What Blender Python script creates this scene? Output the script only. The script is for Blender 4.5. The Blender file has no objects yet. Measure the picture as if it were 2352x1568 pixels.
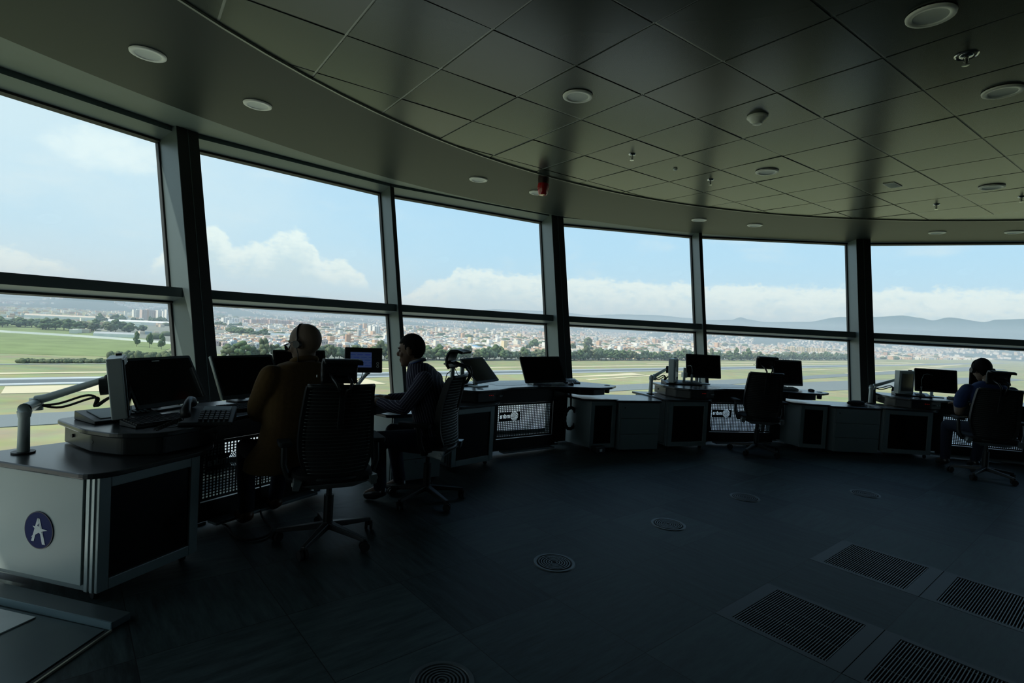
import bpy, bmesh, math, random
import numpy as np
from mathutils import Vector, Matrix, noise
random.seed(7)
PI = math.pi
S = bpy.context.scene
COL = S.collection

# ------------------------------------------------------------------ camera
FPX = 1237.12; PITCH = -0.0291103; ROLL = 0.0539198; EYE = 1.447074
cp, sp, cr, sr = math.cos(PITCH), math.sin(PITCH), math.cos(ROLL), math.sin(ROLL)
_r = Vector((1, 0, 0)); _f = Vector((0, cp, sp)); _u = Vector((0, -sp, cp))
_R = cr * _r + sr * _u; _U = -sr * _r + cr * _u
cam_d = bpy.data.cameras.new('camera')
cam_d.sensor_width = 36.0; cam_d.lens = FPX / 2352 * 36.0
cam_d.clip_start = 0.05; cam_d.clip_end = 90000
cam = bpy.data.objects.new('camera', cam_d); COL.objects.link(cam)
M = Matrix((_R, _U, -_f)).transposed().to_4x4(); M.translation = Vector((0, 0, EYE))
cam.matrix_world = M
S.camera = cam

# ------------------------------------------------------------------ exposure
S.view_settings.view_transform = 'Standard'
S.view_settings.look = 'None'
S.view_settings.exposure = 0.0
S.view_settings.gamma = 1.0
S.view_settings.use_curve_mapping = False
S.cycles.max_bounces = 8
S.cycles.diffuse_bounces = 4
S.cycles.glossy_bounces = 3
S.cycles.transmission_bounces = 4
S.cycles.transparent_max_bounces = 12
S.cycles.volume_bounces = 0
S.cycles.caustics_reflective = False
S.cycles.caustics_refractive = False
S.cycles.sample_clamp_indirect = 4.0
S.cycles.use_fast_gi = False

# ------------------------------------------------------------------ sky
W = bpy.data.worlds.new('sky'); S.world = W; W.use_nodes = True
nt = W.node_tree; nt.nodes.clear()
def N(t, **k):
    n = nt.nodes.new(t)
    for a, b in k.items(): setattr(n, a, b)
    return n
def mth(op, a, b=None, c=None):
    n = N('ShaderNodeMath', operation=op)
    for i, v in enumerate((a, b, c)):
        if v is None: continue
        if isinstance(v, (int, float)): n.inputs[i].default_value = v
        else: nt.links.new(v, n.inputs[i])
    return n.outputs[0]
def mixc(fac, a, b):
    n = N('ShaderNodeMix', data_type='RGBA')
    for s, v in ((n.inputs[0], fac), (n.inputs[6], a), (n.inputs[7], b)):
        if isinstance(v, (int, float)): s.default_value = v
        elif isinstance(v, tuple): s.default_value = (*v, 1)
        else: nt.links.new(v, s)
    return n.outputs[2]
def sstep(x, lo, hi):
    n = N('ShaderNodeMapRange', interpolation_type='SMOOTHSTEP')
    nt.links.new(x, n.inputs[0]) if not isinstance(x, (int, float)) else None
    for i, v in ((1, lo), (2, hi)):
        if isinstance(v, (int, float)): n.inputs[i].default_value = v
        else: nt.links.new(v, n.inputs[i])
    return n.outputs[0]
tc = N('ShaderNodeTexCoord')
sx = N('ShaderNodeSeparateXYZ'); nt.links.new(tc.outputs['Generated'], sx.inputs[0])
X_, Y_, Z_ = sx.outputs
az = mth('MULTIPLY', mth('ARCTAN2', X_, Y_), 180 / PI)
el = mth('MULTIPLY', mth('ARCSINE', Z_), 180 / PI)
def cloud_noise(sa, se, det, off=0.0, rough=0.55):
    c = N('ShaderNodeCombineXYZ')
    nt.links.new(mth('MULTIPLY', az, sa), c.inputs[0]); nt.links.new(mth('MULTIPLY', el, se), c.inputs[1]); c.inputs[2].default_value = off
    n = N('ShaderNodeTexNoise'); n.inputs['Scale'].default_value = 1.0; n.inputs['Detail'].default_value = det; n.inputs['Roughness'].default_value = rough
    nt.links.new(c.outputs[0], n.inputs['Vector'])
    return mth('SUBTRACT', n.outputs['Fac'], 0.5)
def az_curve(pts, vmax):
    # elevation (deg) as a function of azimuth (deg), piecewise linear
    n = N('ShaderNodeValToRGB'); cr_ = n.color_ramp; cr_.interpolation = 'EASE'
    while len(cr_.elements) > 1: cr_.elements.remove(cr_.elements[0])
    for i, (a, v) in enumerate(pts):
        e = cr_.elements[0] if i == 0 else cr_.elements.new(0.5)
        e.position = (a + 50) / 100; e.color = (v / vmax,) * 3 + (1,)
    nt.links.new(sstep_lin(az), n.inputs[0])
    return mth('MULTIPLY', n.outputs[0], vmax)
def sstep_lin(x):
    n = N('ShaderNodeMapRange'); nt.links.new(x, n.inputs[0]); n.inputs[1].default_value = -50; n.inputs[2].default_value = 50
    return n.outputs[0]
# base gradient: pale at the horizon, blue above, whiter veil to the left
blue = mixc(sstep(el, 3.0, 40.0), (0.42, 0.66, 0.84), (0.22, 0.42, 0.72))
blue = mixc(sstep(el, 0.0, 8.0), (0.50, 0.68, 0.80), blue)
veil = mth('MULTIPLY', sstep(mth('MULTIPLY', az, -1.0), -4.0, 40.0), 0.72)
vn = cloud_noise(0.06, 0.12, 6, 3.1)
veil = mth('ADD', veil, mth('MULTIPLY', vn, 0.9)); veil = sstep(veil, 0.05, 1.0)
veil = mth('MULTIPLY', veil, 0.85)
base = mixc(veil, blue, (0.60, 0.73, 0.79))
vn2 = cloud_noise(0.11, 0.3, 7, 9.7)
base = mixc(mth('MULTIPLY', sstep(vn2, 0.06, 0.3), 0.5), base, (0.66, 0.76, 0.80))
# cumulus bank: cloud tops follow a curve over azimuth, edges broken up by noise
top = az_curve([(-50, 3.0), (-43, 4.0), (-36, 2.0), (-31, 7.3), (-29.3, 8.2), (-27.5, 6.4), (-25.3, 6.8), (-23.6, 8.0), (-22.3, 8.4), (-21, 7.6),
                (-19.7, 5.8), (-17.7, 6.2), (-16, 4.6), (-14.4, 3.2), (-11.9, 2.6), (-8, 4.6), (-6.2, 5.8), (-3.9, 6.3), (-1, 5.6), (3, 5.6),
                (6, 5.2), (10, 5.1), (12.1, 6.1), (15, 5.7), (18, 6.6), (20, 5.4), (22.7, 7.2), (26.3, 6.2), (31.3, 5.6), (38, 4.3), (44, 5.0)], 12)
bot = az_curve([(-50, 1.0), (-31, 3.6), (-24, 3.1), (-15, 3.4), (-12, 1.6), (0, 1.8), (44, 1.8)], 12)
n1 = cloud_noise(0.55, 0.8, 11, 1.3, 0.68)
edge = mth('SUBTRACT', mth('ADD', top, mth('MULTIPLY', n1, 3.2)), el)
m_top = sstep(edge, -0.05, 0.7)
m_bot = sstep(mth('SUBTRACT', el, mth('ADD', bot, mth('MULTIPLY', n1, 1.0))), -0.9, 0.7)
mask = mth('MULTIPLY', m_top, m_bot)
n2 = cloud_noise(0.9, 1.5, 8, 5.5, 0.6)
shade = sstep(mth('ADD', edge, mth('MULTIPLY', n2, -5.0)), 0.4, 4.2)
ccol = mixc(shade, (0.76, 0.86, 0.84), (0.53, 0.68, 0.74))
dens = mth('MULTIPLY', mask, sstep(mth('ADD', mth('MULTIPLY', n2, 1.6), 0.78), 0.0, 0.75))
col = mixc(mth('MULTIPLY', dens, 0.93), base, ccol)
# a soft round cloud high on the left
d2 = mth('ADD', mth('POWER', mth('DIVIDE', mth('ADD', az, 37.2), 4.2), 2.0), mth('POWER', mth('DIVIDE', mth('SUBTRACT', el, 12.6), 1.7), 2.0))
m3 = sstep(mth('ADD', mth('SUBTRACT', 1.0, d2), mth('MULTIPLY', n1, 2.4)), -0.5, 1.1)
col = mixc(mth('MULTIPLY', m3, 0.55), col, (0.80, 0.88, 0.86))
bg = N('ShaderNodeBackground'); bg.inputs['Strength'].default_value = 1.28
nt.links.new(col, bg.inputs['Color'])
wo = N('ShaderNodeOutputWorld'); nt.links.new(bg.outputs[0], wo.inputs['Surface'])
W.cycles.sampling_method = 'MANUAL'; W.cycles.sample_map_resolution = 512

# ------------------------------------------------------------------ sun
sun_d = bpy.data.lights.new('sun', 'SUN'); sun_d.energy = 4.6; sun_d.angle = math.radians(1.5); sun_d.color = (1.0, 0.95, 0.86)
sun = bpy.data.objects.new('sun', sun_d); COL.objects.link(sun)
SUN_AZ, SUN_EL = math.radians(249), math.radians(49.5)     # from the left and behind
sun.rotation_euler = Vector((-math.sin(SUN_AZ) * math.cos(SUN_EL), -math.cos(SUN_AZ) * math.cos(SUN_EL), -math.sin(SUN_EL))).to_track_quat('-Z', 'Y').to_euler()
sun.location = (-30, -60, 90)

# ------------------------------------------------------------------ helpers
def new_mat(name, color, rough=0.6, metal=0.0, spec=0.5, var=0.12, scale=6.0, bump=0.0, emit=None, estr=0.0, coat=0.0):
    m = bpy.data.materials.new(name); m.use_nodes = True
    t = m.node_tree; b = t.nodes['Principled BSDF']
    b.inputs['Roughness'].default_value = rough; b.inputs['Metallic'].default_value = metal
    b.inputs['Specular IOR Level'].default_value = spec
    b.inputs['Coat Weight'].default_value = coat
    tx = t.nodes.new('ShaderNodeTexCoord')
    no = t.nodes.new('ShaderNodeTexNoise'); no.inputs['Scale'].default_value = scale; no.inputs['Detail'].default_value = 5
    t.links.new(tx.outputs['Object'], no.inputs['Vector'])
    r = t.nodes.new('ShaderNodeMix'); r.data_type = 'RGBA'
    c1 = tuple(max(0, c * (1 - var)) for c in color); c2 = tuple(min(1, c * (1 + var)) for c in color)
    r.inputs[6].default_value = (*c1, 1); r.inputs[7].default_value = (*c2, 1)
    t.links.new(no.outputs['Fac'], r.inputs[0]); t.links.new(r.outputs[2], b.inputs['Base Color'])
    if bump:
        bp = t.nodes.new('ShaderNodeBump'); bp.inputs['Strength'].default_value = bump; bp.inputs['Distance'].default_value = 0.01
        t.links.new(no.outputs['Fac'], bp.inputs['Height']); t.links.new(bp.outputs[0], b.inputs['Normal'])
    if emit:
        b.inputs['Emission Color'].default_value = (*emit, 1); b.inputs['Emission Strength'].default_value = estr
    return m

class MB:
    """collects geometry; build() links it as one mesh object"""
    def __init__(s): s.v = []; s.f = []; s.mi = []; s.cur = 0
    def add(s, vs, fs):
        o = len(s.v); s.v += [tuple(v) for v in vs]
        for f in fs: s.f.append(tuple(i + o for i in f)); s.mi.append(s.cur)
        return s
    def box(s, c, d, rz=0.0, mat=None):
        hx, hy, hz = d[0] / 2, d[1] / 2, d[2] / 2
        vs = [Vector((x * hx, y * hy, z * hz)) for x in (-1, 1) for y in (-1, 1) for z in (-1, 1)]
        if mat is not None: vs = [mat @ v for v in vs]
        elif rz:
            R_ = Matrix.Rotation(rz, 3, 'Z'); vs = [R_ @ v for v in vs]
        vs = [v + Vector(c) for v in vs]
        return s.add(vs, [(0, 1, 3, 2), (4, 6, 7, 5), (0, 4, 5, 1), (2, 3, 7, 6), (0, 2, 6, 4), (1, 5, 7, 3)])
    def prism(s, poly, z0, z1):
        n = len(poly)
        a = sum(poly[i][0] * poly[(i + 1) % n][1] - poly[(i + 1) % n][0] * poly[i][1] for i in range(n))
        if a < 0: poly = poly[::-1]
        vs = [(p[0], p[1], z0) for p in poly] + [(p[0], p[1], z1) for p in poly]
        return s.add(vs, [tuple(range(n - 1, -1, -1)), tuple(range(n, 2 * n))] + [(i, (i + 1) % n, n + (i + 1) % n, n + i) for i in range(n)])
    def hexa(s, a, b):
        """two matching quads (4 points each) joined into a block"""
        return s.add(list(a) + list(b), [(0, 3, 2, 1), (4, 5, 6, 7), (0, 1, 5, 4), (1, 2, 6, 5), (2, 3, 7, 6), (3, 0, 4, 7)])
    def cyl(s, p0, p1, r0, r1=None, n=16, cap=True):
        r1 = r0 if r1 is None else r1
        p0, p1 = Vector(p0), Vector(p1); d = (p1 - p0).normalized()
        a = d.orthogonal().normalized(); b = d.cross(a)
        vs = []
        for p, r in ((p0, r0), (p1, r1)):
            for i in range(n): t = 2 * PI * i / n; vs.append(p + a * math.cos(t) * r + b * math.sin(t) * r)
        fs = [(i, (i + 1) % n, n + (i + 1) % n, n + i) for i in range(n)]
        if cap: fs += [tuple(range(n - 1, -1, -1)), tuple(range(n, 2 * n))]
        return s.add(vs, fs)
    def tube(s, pts, r, n=8, closed=False):
        pts = [Vector(p) for p in pts]; m = len(pts)
        rs = r if isinstance(r, (list, tuple)) else [r] * m
        vs = []; up = None
        for i, p in enumerate(pts):
            if closed: d = (pts[(i + 1) % m] - pts[i - 1]).normalized()
            else: d = (pts[min(i + 1, m - 1)] - pts[max(i - 1, 0)]).normalized()
            a = d.orthogonal().normalized() if up is None else (up - d * up.dot(d)).normalized()
            up = a; b = d.cross(a)
            for k in range(n): t = 2 * PI * k / n; vs.append(p + (a * math.cos(t) + b * math.sin(t)) * rs[i])
        fs = []
        for i in range(m if closed else m - 1):
            j = (i + 1) % m
            for k in range(n): fs.append((i * n + k, i * n + (k + 1) % n, j * n + (k + 1) % n, j * n + k))
        if not closed: fs += [tuple(range(n - 1, -1, -1)), tuple(range((m - 1) * n, m * n))]
        return s.add(vs, fs)
    def lathe(s, prof, n=32, c=(0, 0, 0), capped=False):
        vs = []; m = len(prof)
        for r, z in prof:
            for k in range(n): t = 2 * PI * k / n; vs.append((c[0] + r * math.cos(t), c[1] + r * math.sin(t), c[2] + z))
        fs = [(i * n + k, i * n + (k + 1) % n, (i + 1) * n + (k + 1) % n, (i + 1) * n + k) for i in range(m - 1) for k in range(n)]
        if capped: fs += [tuple(range(n - 1, -1, -1)), tuple(range((m - 1) * n, m * n))]
        return s.add(vs, fs)
    def ell(s, c, r, n=16, m=10, mat=None):
        vs = []; c = Vector(c)
        for i in range(m + 1):
            ph = PI * i / m
            for k in range(n):
                t = 2 * PI * k / n
                v = Vector((r[0] * math.sin(ph) * math.cos(t), r[1] * math.sin(ph) * math.sin(t), r[2] * math.cos(ph)))
                if mat is not None: v = mat @ v
                vs.append(c + v)
        fs = [(i * n + k, i * n + (k + 1) % n, (i + 1) * n + (k + 1) % n, (i + 1) * n + k) for i in range(m) for k in range(n)]
        return s.add(vs, fs)
    def xf(s, mat, i0=0):
        s.v[i0:] = [tuple(mat @ Vector(v)) for v in s.v[i0:]]; return s
    def build(s, name, mat, parent=None, smooth=False, bevel=0.0, loc=None, rz=None, solid=0.0, rot=None):
        me = bpy.data.meshes.new(name); me.from_pydata(s.v, [], s.f)
        for m in (mat if isinstance(mat, (list, tuple)) else [mat]): me.materials.append(m)
        if isinstance(mat, (list, tuple)): me.polygons.foreach_set('material_index', s.mi)
        bm = bmesh.new(); bm.from_mesh(me)
        if smooth: bmesh.ops.remove_doubles(bm, verts=bm.verts, dist=1e-5)
        bmesh.ops.recalc_face_normals(bm, faces=bm.faces); bm.to_mesh(me); bm.free()
        if smooth: me.polygons.foreach_set('use_smooth', [True] * len(me.polygons))
        me.update()
        o = bpy.data.objects.new(name, me); COL.objects.link(o)
        if parent: o.parent = parent
        if loc is not None: o.location = loc
        if rz is not None: o.rotation_euler.z = rz
        if rot is not None: o.rotation_euler = rot
        if bevel:
            b = o.modifiers.new('bevel', 'BEVEL'); b.width = bevel; b.segments = 2; b.limit_method = 'ANGLE'; b.angle_limit = math.radians(40)
        if solid:
            b = o.modifiers.new('solid', 'SOLIDIFY'); b.thickness = solid
        if smooth == 'auto':
            try: me.set_sharp_from_angle(angle=math.radians(35))
            except Exception: pass
        return o

def tag(o, label=None, cat=None, group=None, kind=None):
    if label: o['label'] = label
    if cat: o['category'] = cat
    if group: o['group'] = group
    if kind: o['kind'] = kind
    return o
def thing(name, label, cat, loc=(0, 0, 0), rz=0.0, group=None):
    o = bpy.data.objects.new(name, None); COL.objects.link(o); o.empty_display_size = 0.1
    o.location = loc; o.rotation_euler.z = rz
    return tag(o, label, cat, group)
def struct(name):
    o = bpy.data.objects.new(name, None); COL.objects.link(o); o.empty_display_size = 0.1
    o['kind'] = 'structure'; return o
def dup(root, loc, rz=None, label=None, group=None, scale=None):
    def cp(o, par):
        c = o.copy(); COL.objects.link(c)
        if par: c.parent = par
        for ch in o.children: cp(ch, c)
        return c
    r = cp(root, None); r.location = loc
    if rz is not None: r.rotation_euler.z = rz
    if scale: r.scale = scale
    if label: r['label'] = label
    if group: r['group'] = group
    return r
# ================================================================== outside
GZ = -60.0
D2 = Vector((0.764, 0.645)); N2 = Vector((-0.645, 0.764))      # along the runway, and away from the tower
D2.normalize(); N2.normalize()
def uv(u, v, z=GZ): p = D2 * u + N2 * v; return (p.x, p.y, z)

def grass_mat():
    m = new_mat('airfield_grass', (0.16, 0.20, 0.065), 0.95, spec=0.1)
    t = m.node_tree; b = t.nodes['Principled BSDF']
    tx = t.nodes.new('ShaderNodeTexCoord'); mp = t.nodes.new('ShaderNodeMapping')
    mp.inputs['Rotation'].default_value = (0, 0, -math.atan2(D2.y, D2.x)); mp.inputs['Scale'].default_value = (0.0012, 0.012, 1)
    t.links.new(tx.outputs['Object'], mp.inputs[0])
    n = t.nodes.new('ShaderNodeTexNoise'); n.inputs['Scale'].default_value = 1.0; n.inputs['Detail'].default_value = 8; n.inputs['Roughness'].default_value = 0.65
    t.links.new(mp.outputs[0], n.inputs['Vector'])
    r = t.nodes.new('ShaderNodeValToRGB'); e = r.color_ramp.elements
    e[0].position = 0.32; e[0].color = (0.20, 0.225, 0.115, 1); e[1].position = 0.68; e[1].color = (0.34, 0.31, 0.17, 1)
    k = e.new(0.5); k.color = (0.27, 0.275, 0.14, 1)
    t.links.new(n.outputs['Fac'], r.inputs[0])
    n2 = t.nodes.new('ShaderNodeTexNoise'); n2.inputs['Scale'].default_value = 0.05; n2.inputs['Detail'].default_value = 8
    t.links.new(tx.outputs['Object'], n2.inputs['Vector'])
    mx = t.nodes.new('ShaderNodeMix'); mx.data_type = 'RGBA'; mx.blend_type = 'MULTIPLY'; mx.inputs[0].default_value = 0.5
    t.links.new(r.outputs[0], mx.inputs[6]); t.links.new(n2.outputs['Color'], mx.inputs[7])
    g = t.nodes.new('ShaderNodeMix'); g.data_type = 'RGBA'; g.blend_type = 'MULTIPLY'; g.inputs[0].default_value = 1.0
    t.links.new(mx.outputs[2], g.inputs[6]); g.inputs[7].default_value = (1.45, 1.45, 1.5, 1)
    t.links.new(g.outputs[2], b.inputs['Base Color'])
    return m
M_GRASS = grass_mat()
M_GREEN = new_mat('dark_meadow', (0.21, 0.26, 0.11), 0.95, spec=0.1, var=0.35, scale=0.03)
M_ASPH = new_mat('runway_asphalt', (0.135, 0.16, 0.165), 0.9, spec=0.2, var=0.2, scale=0.05)
M_TAXI = new_mat('taxiway_asphalt', (0.19, 0.215, 0.21), 0.9, spec=0.2, var=0.08, scale=0.02)
M_SHOULD = new_mat('pale_shoulder', (0.34, 0.37, 0.37), 0.9, spec=0.2, var=0.08, scale=0.02)
M_SAND = new_mat('pale_sand', (0.62, 0.54, 0.36), 0.95, spec=0.1, var=0.1, scale=0.05)
M_CITYG = new_mat('city_ground', (0.22, 0.23, 0.19), 0.95, spec=0.1, var=0.4, scale=0.01)
M_MARK = new_mat('runway_paint', (0.75, 0.78, 0.76), 0.8)

mb = MB(); nseg = 72
rings = [5, 60, 150, 300, 600, 1200, 2400, 5000, 9000, 16000, 40000]
vs = []; fs = []
for r in rings:
    for k in range(nseg):
        t = 2 * PI * k / nseg; vs.append((r * math.sin(t), r * math.cos(t), GZ - (0 if r < 5000 else 0)))
for i in range(len(rings) - 1):
    for k in range(nseg): fs.append((i * nseg + k, i * nseg + (k + 1) % nseg, (i + 1) * nseg + (k + 1) % nseg, (i + 1) * nseg + k))
fs.append(tuple(range(nseg)))
mb.add(vs, fs); g = mb.build('ground', M_GRASS); g['kind'] = 'structure'

def strip(name, u0, u1, v0, v1, z, mat, v0b=None, v1b=None, nu=1):
    b = MB()
    v0b = v0 if v0b is None else v0b; v1b = v1 if v1b is None else v1b
    b.prism([uv(u0, v0)[:2], uv(u1, v0b)[:2], uv(u1, v1b)[:2], uv(u0, v1)[:2]], z - 0.3, z)
    return b.build(name, mat)
def ground_struct(o): o['kind'] = 'structure'; return o
ground_struct(strip('runway_shoulder', -1500, 4200, 519, 566, GZ + 0.35, M_SHOULD, 515, 570))
rw = strip('runway', -1500, 4200, 531, 551, GZ + 0.42, M_ASPH, 529, 553)
tag(rw, 'long grey asphalt runway crossing the airfield behind the workstations', 'runway')
ln = MB()
for vv in (524, 558): ln.prism([uv(-300, vv)[:2], uv(150, vv)[:2], uv(150, vv + 3)[:2], uv(-300, vv + 3)[:2]], GZ + 0.3, GZ + 0.40)
ln.build('edge_line', M_MARK, rw)
tag(strip('sand_strip', -1500, 2600, 588, 596.5, GZ + 0.4, M_SAND, 612, 626), 'long pale sand strip just beyond the runway', 'sand strip')
tag(strip('sand_patch', -27, 238, 473, 511, GZ + 0.4, M_SAND, 462, 505), 'broad pale sand patch on the near side of the runway', 'sand patch')
tag(strip('taxiway', -900, 620, 346, 378, GZ + 0.4, M_TAXI, 352, 392), 'light grey taxiway on the near side of the runway', 'taxiway')
ap = MB(); ap.prism([uv(600, 350)[:2], uv(1200, 368)[:2], uv(2600, 330)[:2], uv(2600, 430)[:2], uv(1200, 398)[:2], uv(600, 392)[:2]], GZ, GZ + 0.38)
tag(ap.build('apron', M_TAXI), 'wide pale grey airport apron out beyond the rightmost columns', 'apron')
ap = MB(); ap.prism([uv(420, 300)[:2], uv(827, 255)[:2], uv(1700, 180)[:2], uv(1780, 240)[:2], uv(1010, 322)[:2], uv(649, 349)[:2]], GZ, GZ + 0.36)
tag(ap.build('service_road', M_TAXI), 'grey service road closest below the tower', 'road')
for i, (u0, u1, v0, v1, v0b, v1b) in enumerate([(480, 660, 470, 474, 474, 500), (500, 800, 440, 447, 480, 486), (1150, 1700, 470, 476, 478, 486), (900, 1500, 640, 648, 660, 668), (1700, 2600, 540, 552, 560, 580), (1250, 2200, 400, 407, 430, 440), (1900, 2900, 440, 455, 500, 515), (1600, 2600, 660, 672, 690, 700)]):
    tag(strip('sand_track', u0, u1, v0, v1, GZ + 0.41, M_SAND, v0b, v1b), 'narrow pale sand track crossing the airfield grass', 'sand track', 'sand tracks across the airfield')
ground_struct(strip('perimeter_path', -900, 150, 684, 688, GZ + 0.4, M_SHOULD))
# meadow beyond the left bushes and city ground beyond the tree line
b = MB(); b.prism([(-1500, 1650), (-560, 905), (-430, 640), (-980, 470), (-1500, 800)], GZ, GZ + 0.3); ground_struct(b.build('meadow_ground', M_GREEN))
b = MB(); b.prism([(-1250, 1500), (-700, 1010), (-350, 700), (-180, 800), uv(2600, 760)[:2], uv(9000, 900)[:2], (6000, 14000), (-4000, 9000)], GZ, GZ + 0.25)
ground_struct(b.build('city_ground', M_CITYG))
b = MB(); b.prism([(-1750, 1750), (-1250, 1280), (-1000, 1480), (-1350, 1980), (-1900, 2300)], GZ, GZ + 0.4); ground_struct(b.build('far_meadow_ground', M_GREEN))

# boundary wall of the field on the left
wl = MB()
pts = [(-1010, 985), (-898, 944 + 20), (-780, 956), (-680, 935), (-560, 896), (-470, 830)]
for a, c in zip(pts[:-1], pts[1:]):
    a_, c_ = Vector(a), Vector(c); m_ = (a_ + c_) / 2; d_ = c_ - a_
    wl.box((m_.x, m_.y, GZ + 2), (d_.length, 1.0, 4.0), math.atan2(d_.y, d_.x))
tag(wl.build('boundary_wall', M_MARK), 'long low white boundary wall between the green field and the houses', 'wall')

# ---------------------------------------------------------- houses
HC = [(0.74, 0.71, 0.62), (0.66, 0.56, 0.44), (0.60, 0.42, 0.30), (0.50, 0.33, 0.24), (0.46, 0.47, 0.45), (0.80, 0.79, 0.74), (0.62, 0.50, 0.46), (0.34, 0.40, 0.42), (0.70, 0.58, 0.38)]
HM = [new_mat('house_paint_%s' % n, c, 0.9, spec=0.15, var=0.15, scale=0.15) for n, c in zip(('white', 'cream', 'peach', 'brick', 'grey', 'bright', 'pink', 'slate', 'yellow'), HC)]
WIN = new_mat('dark_window', (0.05, 0.06, 0.07), 0.3)
def in_city(x, y):
    p = Vector((x, y)); u, v = p.dot(D2), p.dot(N2)
    r = math.hypot(x, y)
    if x < 0 and r < 1900:
        # left part: beyond the boundary wall only
        if y < 1000 + (-x - 800) * 0.9 and x < -560: return False
        if x < -360 and v < 1000 + (u > 150) * -120 - max(0, u - 150) * 0.6: return False
        if x < -880: return False
        if x < -700 and r > 1420: return False
    if v < 765: return False
    return True
def city_z(r):
    return GZ + max(0, r - 6500) * 0.012
rng = random.Random(3)
cands = []
# polar scatter: the spacing grows with distance, so the roofs stay a few pixels across
r = 905.0
while r < 9800:
    fade = 1.0 if r < 3800 else max(0.22, 1.0 - (r - 3800) / 4200)
    w = 8 + r * 0.0034 if r < 3000 else 18.2 + (r - 3000) * 0.0024
    n_ = int(math.radians(96) * r / (w * 1.22))
    a0 = rng.random()
    for k in range(n_):
        if rng.random() > fade: continue
        a = math.radians(-48) + math.radians(96) * (k + a0 + rng.uniform(-.2, .2)) / n_
        rr = r + rng.uniform(-.5, .5) * w
        x, y = rr * math.sin(a), rr * math.cos(a)
        if not in_city(x, y): continue
        # parks and open blocks
        pn = noise.noise(Vector((x * 0.0016, y * 0.0016, 2.0))) + 0.6 * noise.noise(Vector((x * 0.005, y * 0.005, 7.0)))
        if pn > 0.38: continue
        if a < math.radians(-26) and rr > 1700 and rng.random() < min(.88, (math.radians(-26) - a) * 12): continue
        if a > math.radians(27) and r < 3300 and rng.random() > 0.10: continue
        if a > math.radians(20) and r < 2300 and rng.random() > 0.4: continue
        wx, wy = w * rng.uniform(.6, 1.05), w * rng.uniform(.7, 1.3)
        h = rng.choice((5, 6.5, 8, 8, 10)) * (1 + (r > 2500) * 0.35)
        if rng.random() < 0.01: h *= 2.5
        cands.append((rr, x, y, wx, wy, h))
    r += w * 1.05 + r * 0.0012 * (r / 1500)
cands.sort()
def house_mesh(i):
    rg = random.Random(100 + i); b = MB()
    b.box((0, 0, 0.45), (1, 1, 0.9)); b.box((rg.uniform(-.2, .2), rg.uniform(-.2, .2), 0.95), (0.55, 0.6, 0.1))
    if i % 2: b.box((0.2, 0.1, 1.05), (0.4, 0.5, 0.3))
    b.cur = 1
    for k in range(3): b.box((-0.3 + 0.3 * k, -0.5, 0.55), (0.13, 0.03, 0.22))
    for k in range(2): b.box((-0.51, -0.2 + 0.4 * k, 0.5), (0.03, 0.15, 0.22))
    return b
protos = []
for i in range(9):
    o = house_mesh(i).build('house', [HM[i], WIN]); protos.append(o)
    tag(o, 'small flat roofed house among the nearest rows of the city', 'house', 'nearest houses of the city')
for i, (rr, x, y, wx, wy, h) in enumerate(cands[:300]):
    o = protos[i] if i < 9 else protos[rng.randrange(9)].copy()
    if i >= 9: COL.objects.link(o)
    o.location = (x, y, GZ + 0.2); o.scale = (wx, wy, h); o.rotation_euler.z = math.atan2(D2.y, D2.x) + rng.uniform(-.15, .15)
b = MB()
for (rr, x, y, wx, wy, h) in cands[300:48000]:
    b.cur = rng.choice((0, 0, 1, 1, 2, 2, 3, 4, 5, 5, 5, 6, 7, 8)); z = city_z(rr)
    a = 0.7 + rng.uniform(-.2, .2); ca, sa = math.cos(a), math.sin(a); vs = []
    for zz in (z - 1, z + h):
        for dx, dy in ((-1, -1), (1, -1), (1, 1), (-1, 1)):
            vs.append((x + (dx * wx * ca - dy * wy * sa) / 2, y + (dx * wx * sa + dy * wy * ca) / 2, zz))
    b.add(vs, [(4, 5, 6, 7), (0, 1, 5, 4), (1, 2, 6, 5), (2, 3, 7, 6), (3, 0, 4, 7)])
o = b.build('city_houses', HM); tag(o, 'dense city of countless small pale houses stretching to the hills', 'city', kind='stuff')

# ---------------------------------------------------------- towers
def tower(name, x, y, w, h, mats, label, group=None, depth=None, rz=None):
    b = MB(); d = depth or w * 0.7
    b.box((0, 0, h / 2), (w, d, h)); b.box((w * .1, 0, h + 1.5), (w * .3, d * .4, 3))
    b.cur = 1; nf = max(3, int(h / 3.2)); nc = max(2, int(w / 7))
    for f_ in range(nf):
        for c in range(nc):
            b.box((-w / 2 + (c + .5) * w / nc, -d / 2, (f_ + .6) * h / nf), (w / nc * .5, 0.5, h / nf * .45))
            b.box((w / 2, -d / 2 + (c + .5) * d / nc, (f_ + .6) * h / nf), (0.5, d / nc * .5, h / nf * .45))
    b.cur = 2
    b.box((0, -d / 2 - .2, h / 2), (w * .16, 0.6, h))
    o = b.build(name, mats); o.location = (x, y, GZ)
    o.rotation_euler.z = math.atan2(y, x) - PI / 2 + (rz or 0)
    return tag(o, label, 'building', group)
TW = [HM[5], WIN, HM[4]]; TP = [HM[6], WIN, HM[3]]
for i, (x, y, w, h) in enumerate([(-1736, 2486, 32, 42), (-1700, 2500, 30, 44), (-1598, 2350, 44, 45), (-1658, 2468, 31, 41), (-1615, 2438, 46, 43), (-1574, 2413, 36, 46), (-1532, 2378, 26, 43), (-1492, 2346, 38, 51)]):
    tower('apartment_tower', x, y, w, h, TP if i in (2, 4) else TW, 'pale apartment tower in the row seen left of the nearest column', 'apartment towers left of the nearest column', rz=0.3)
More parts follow.
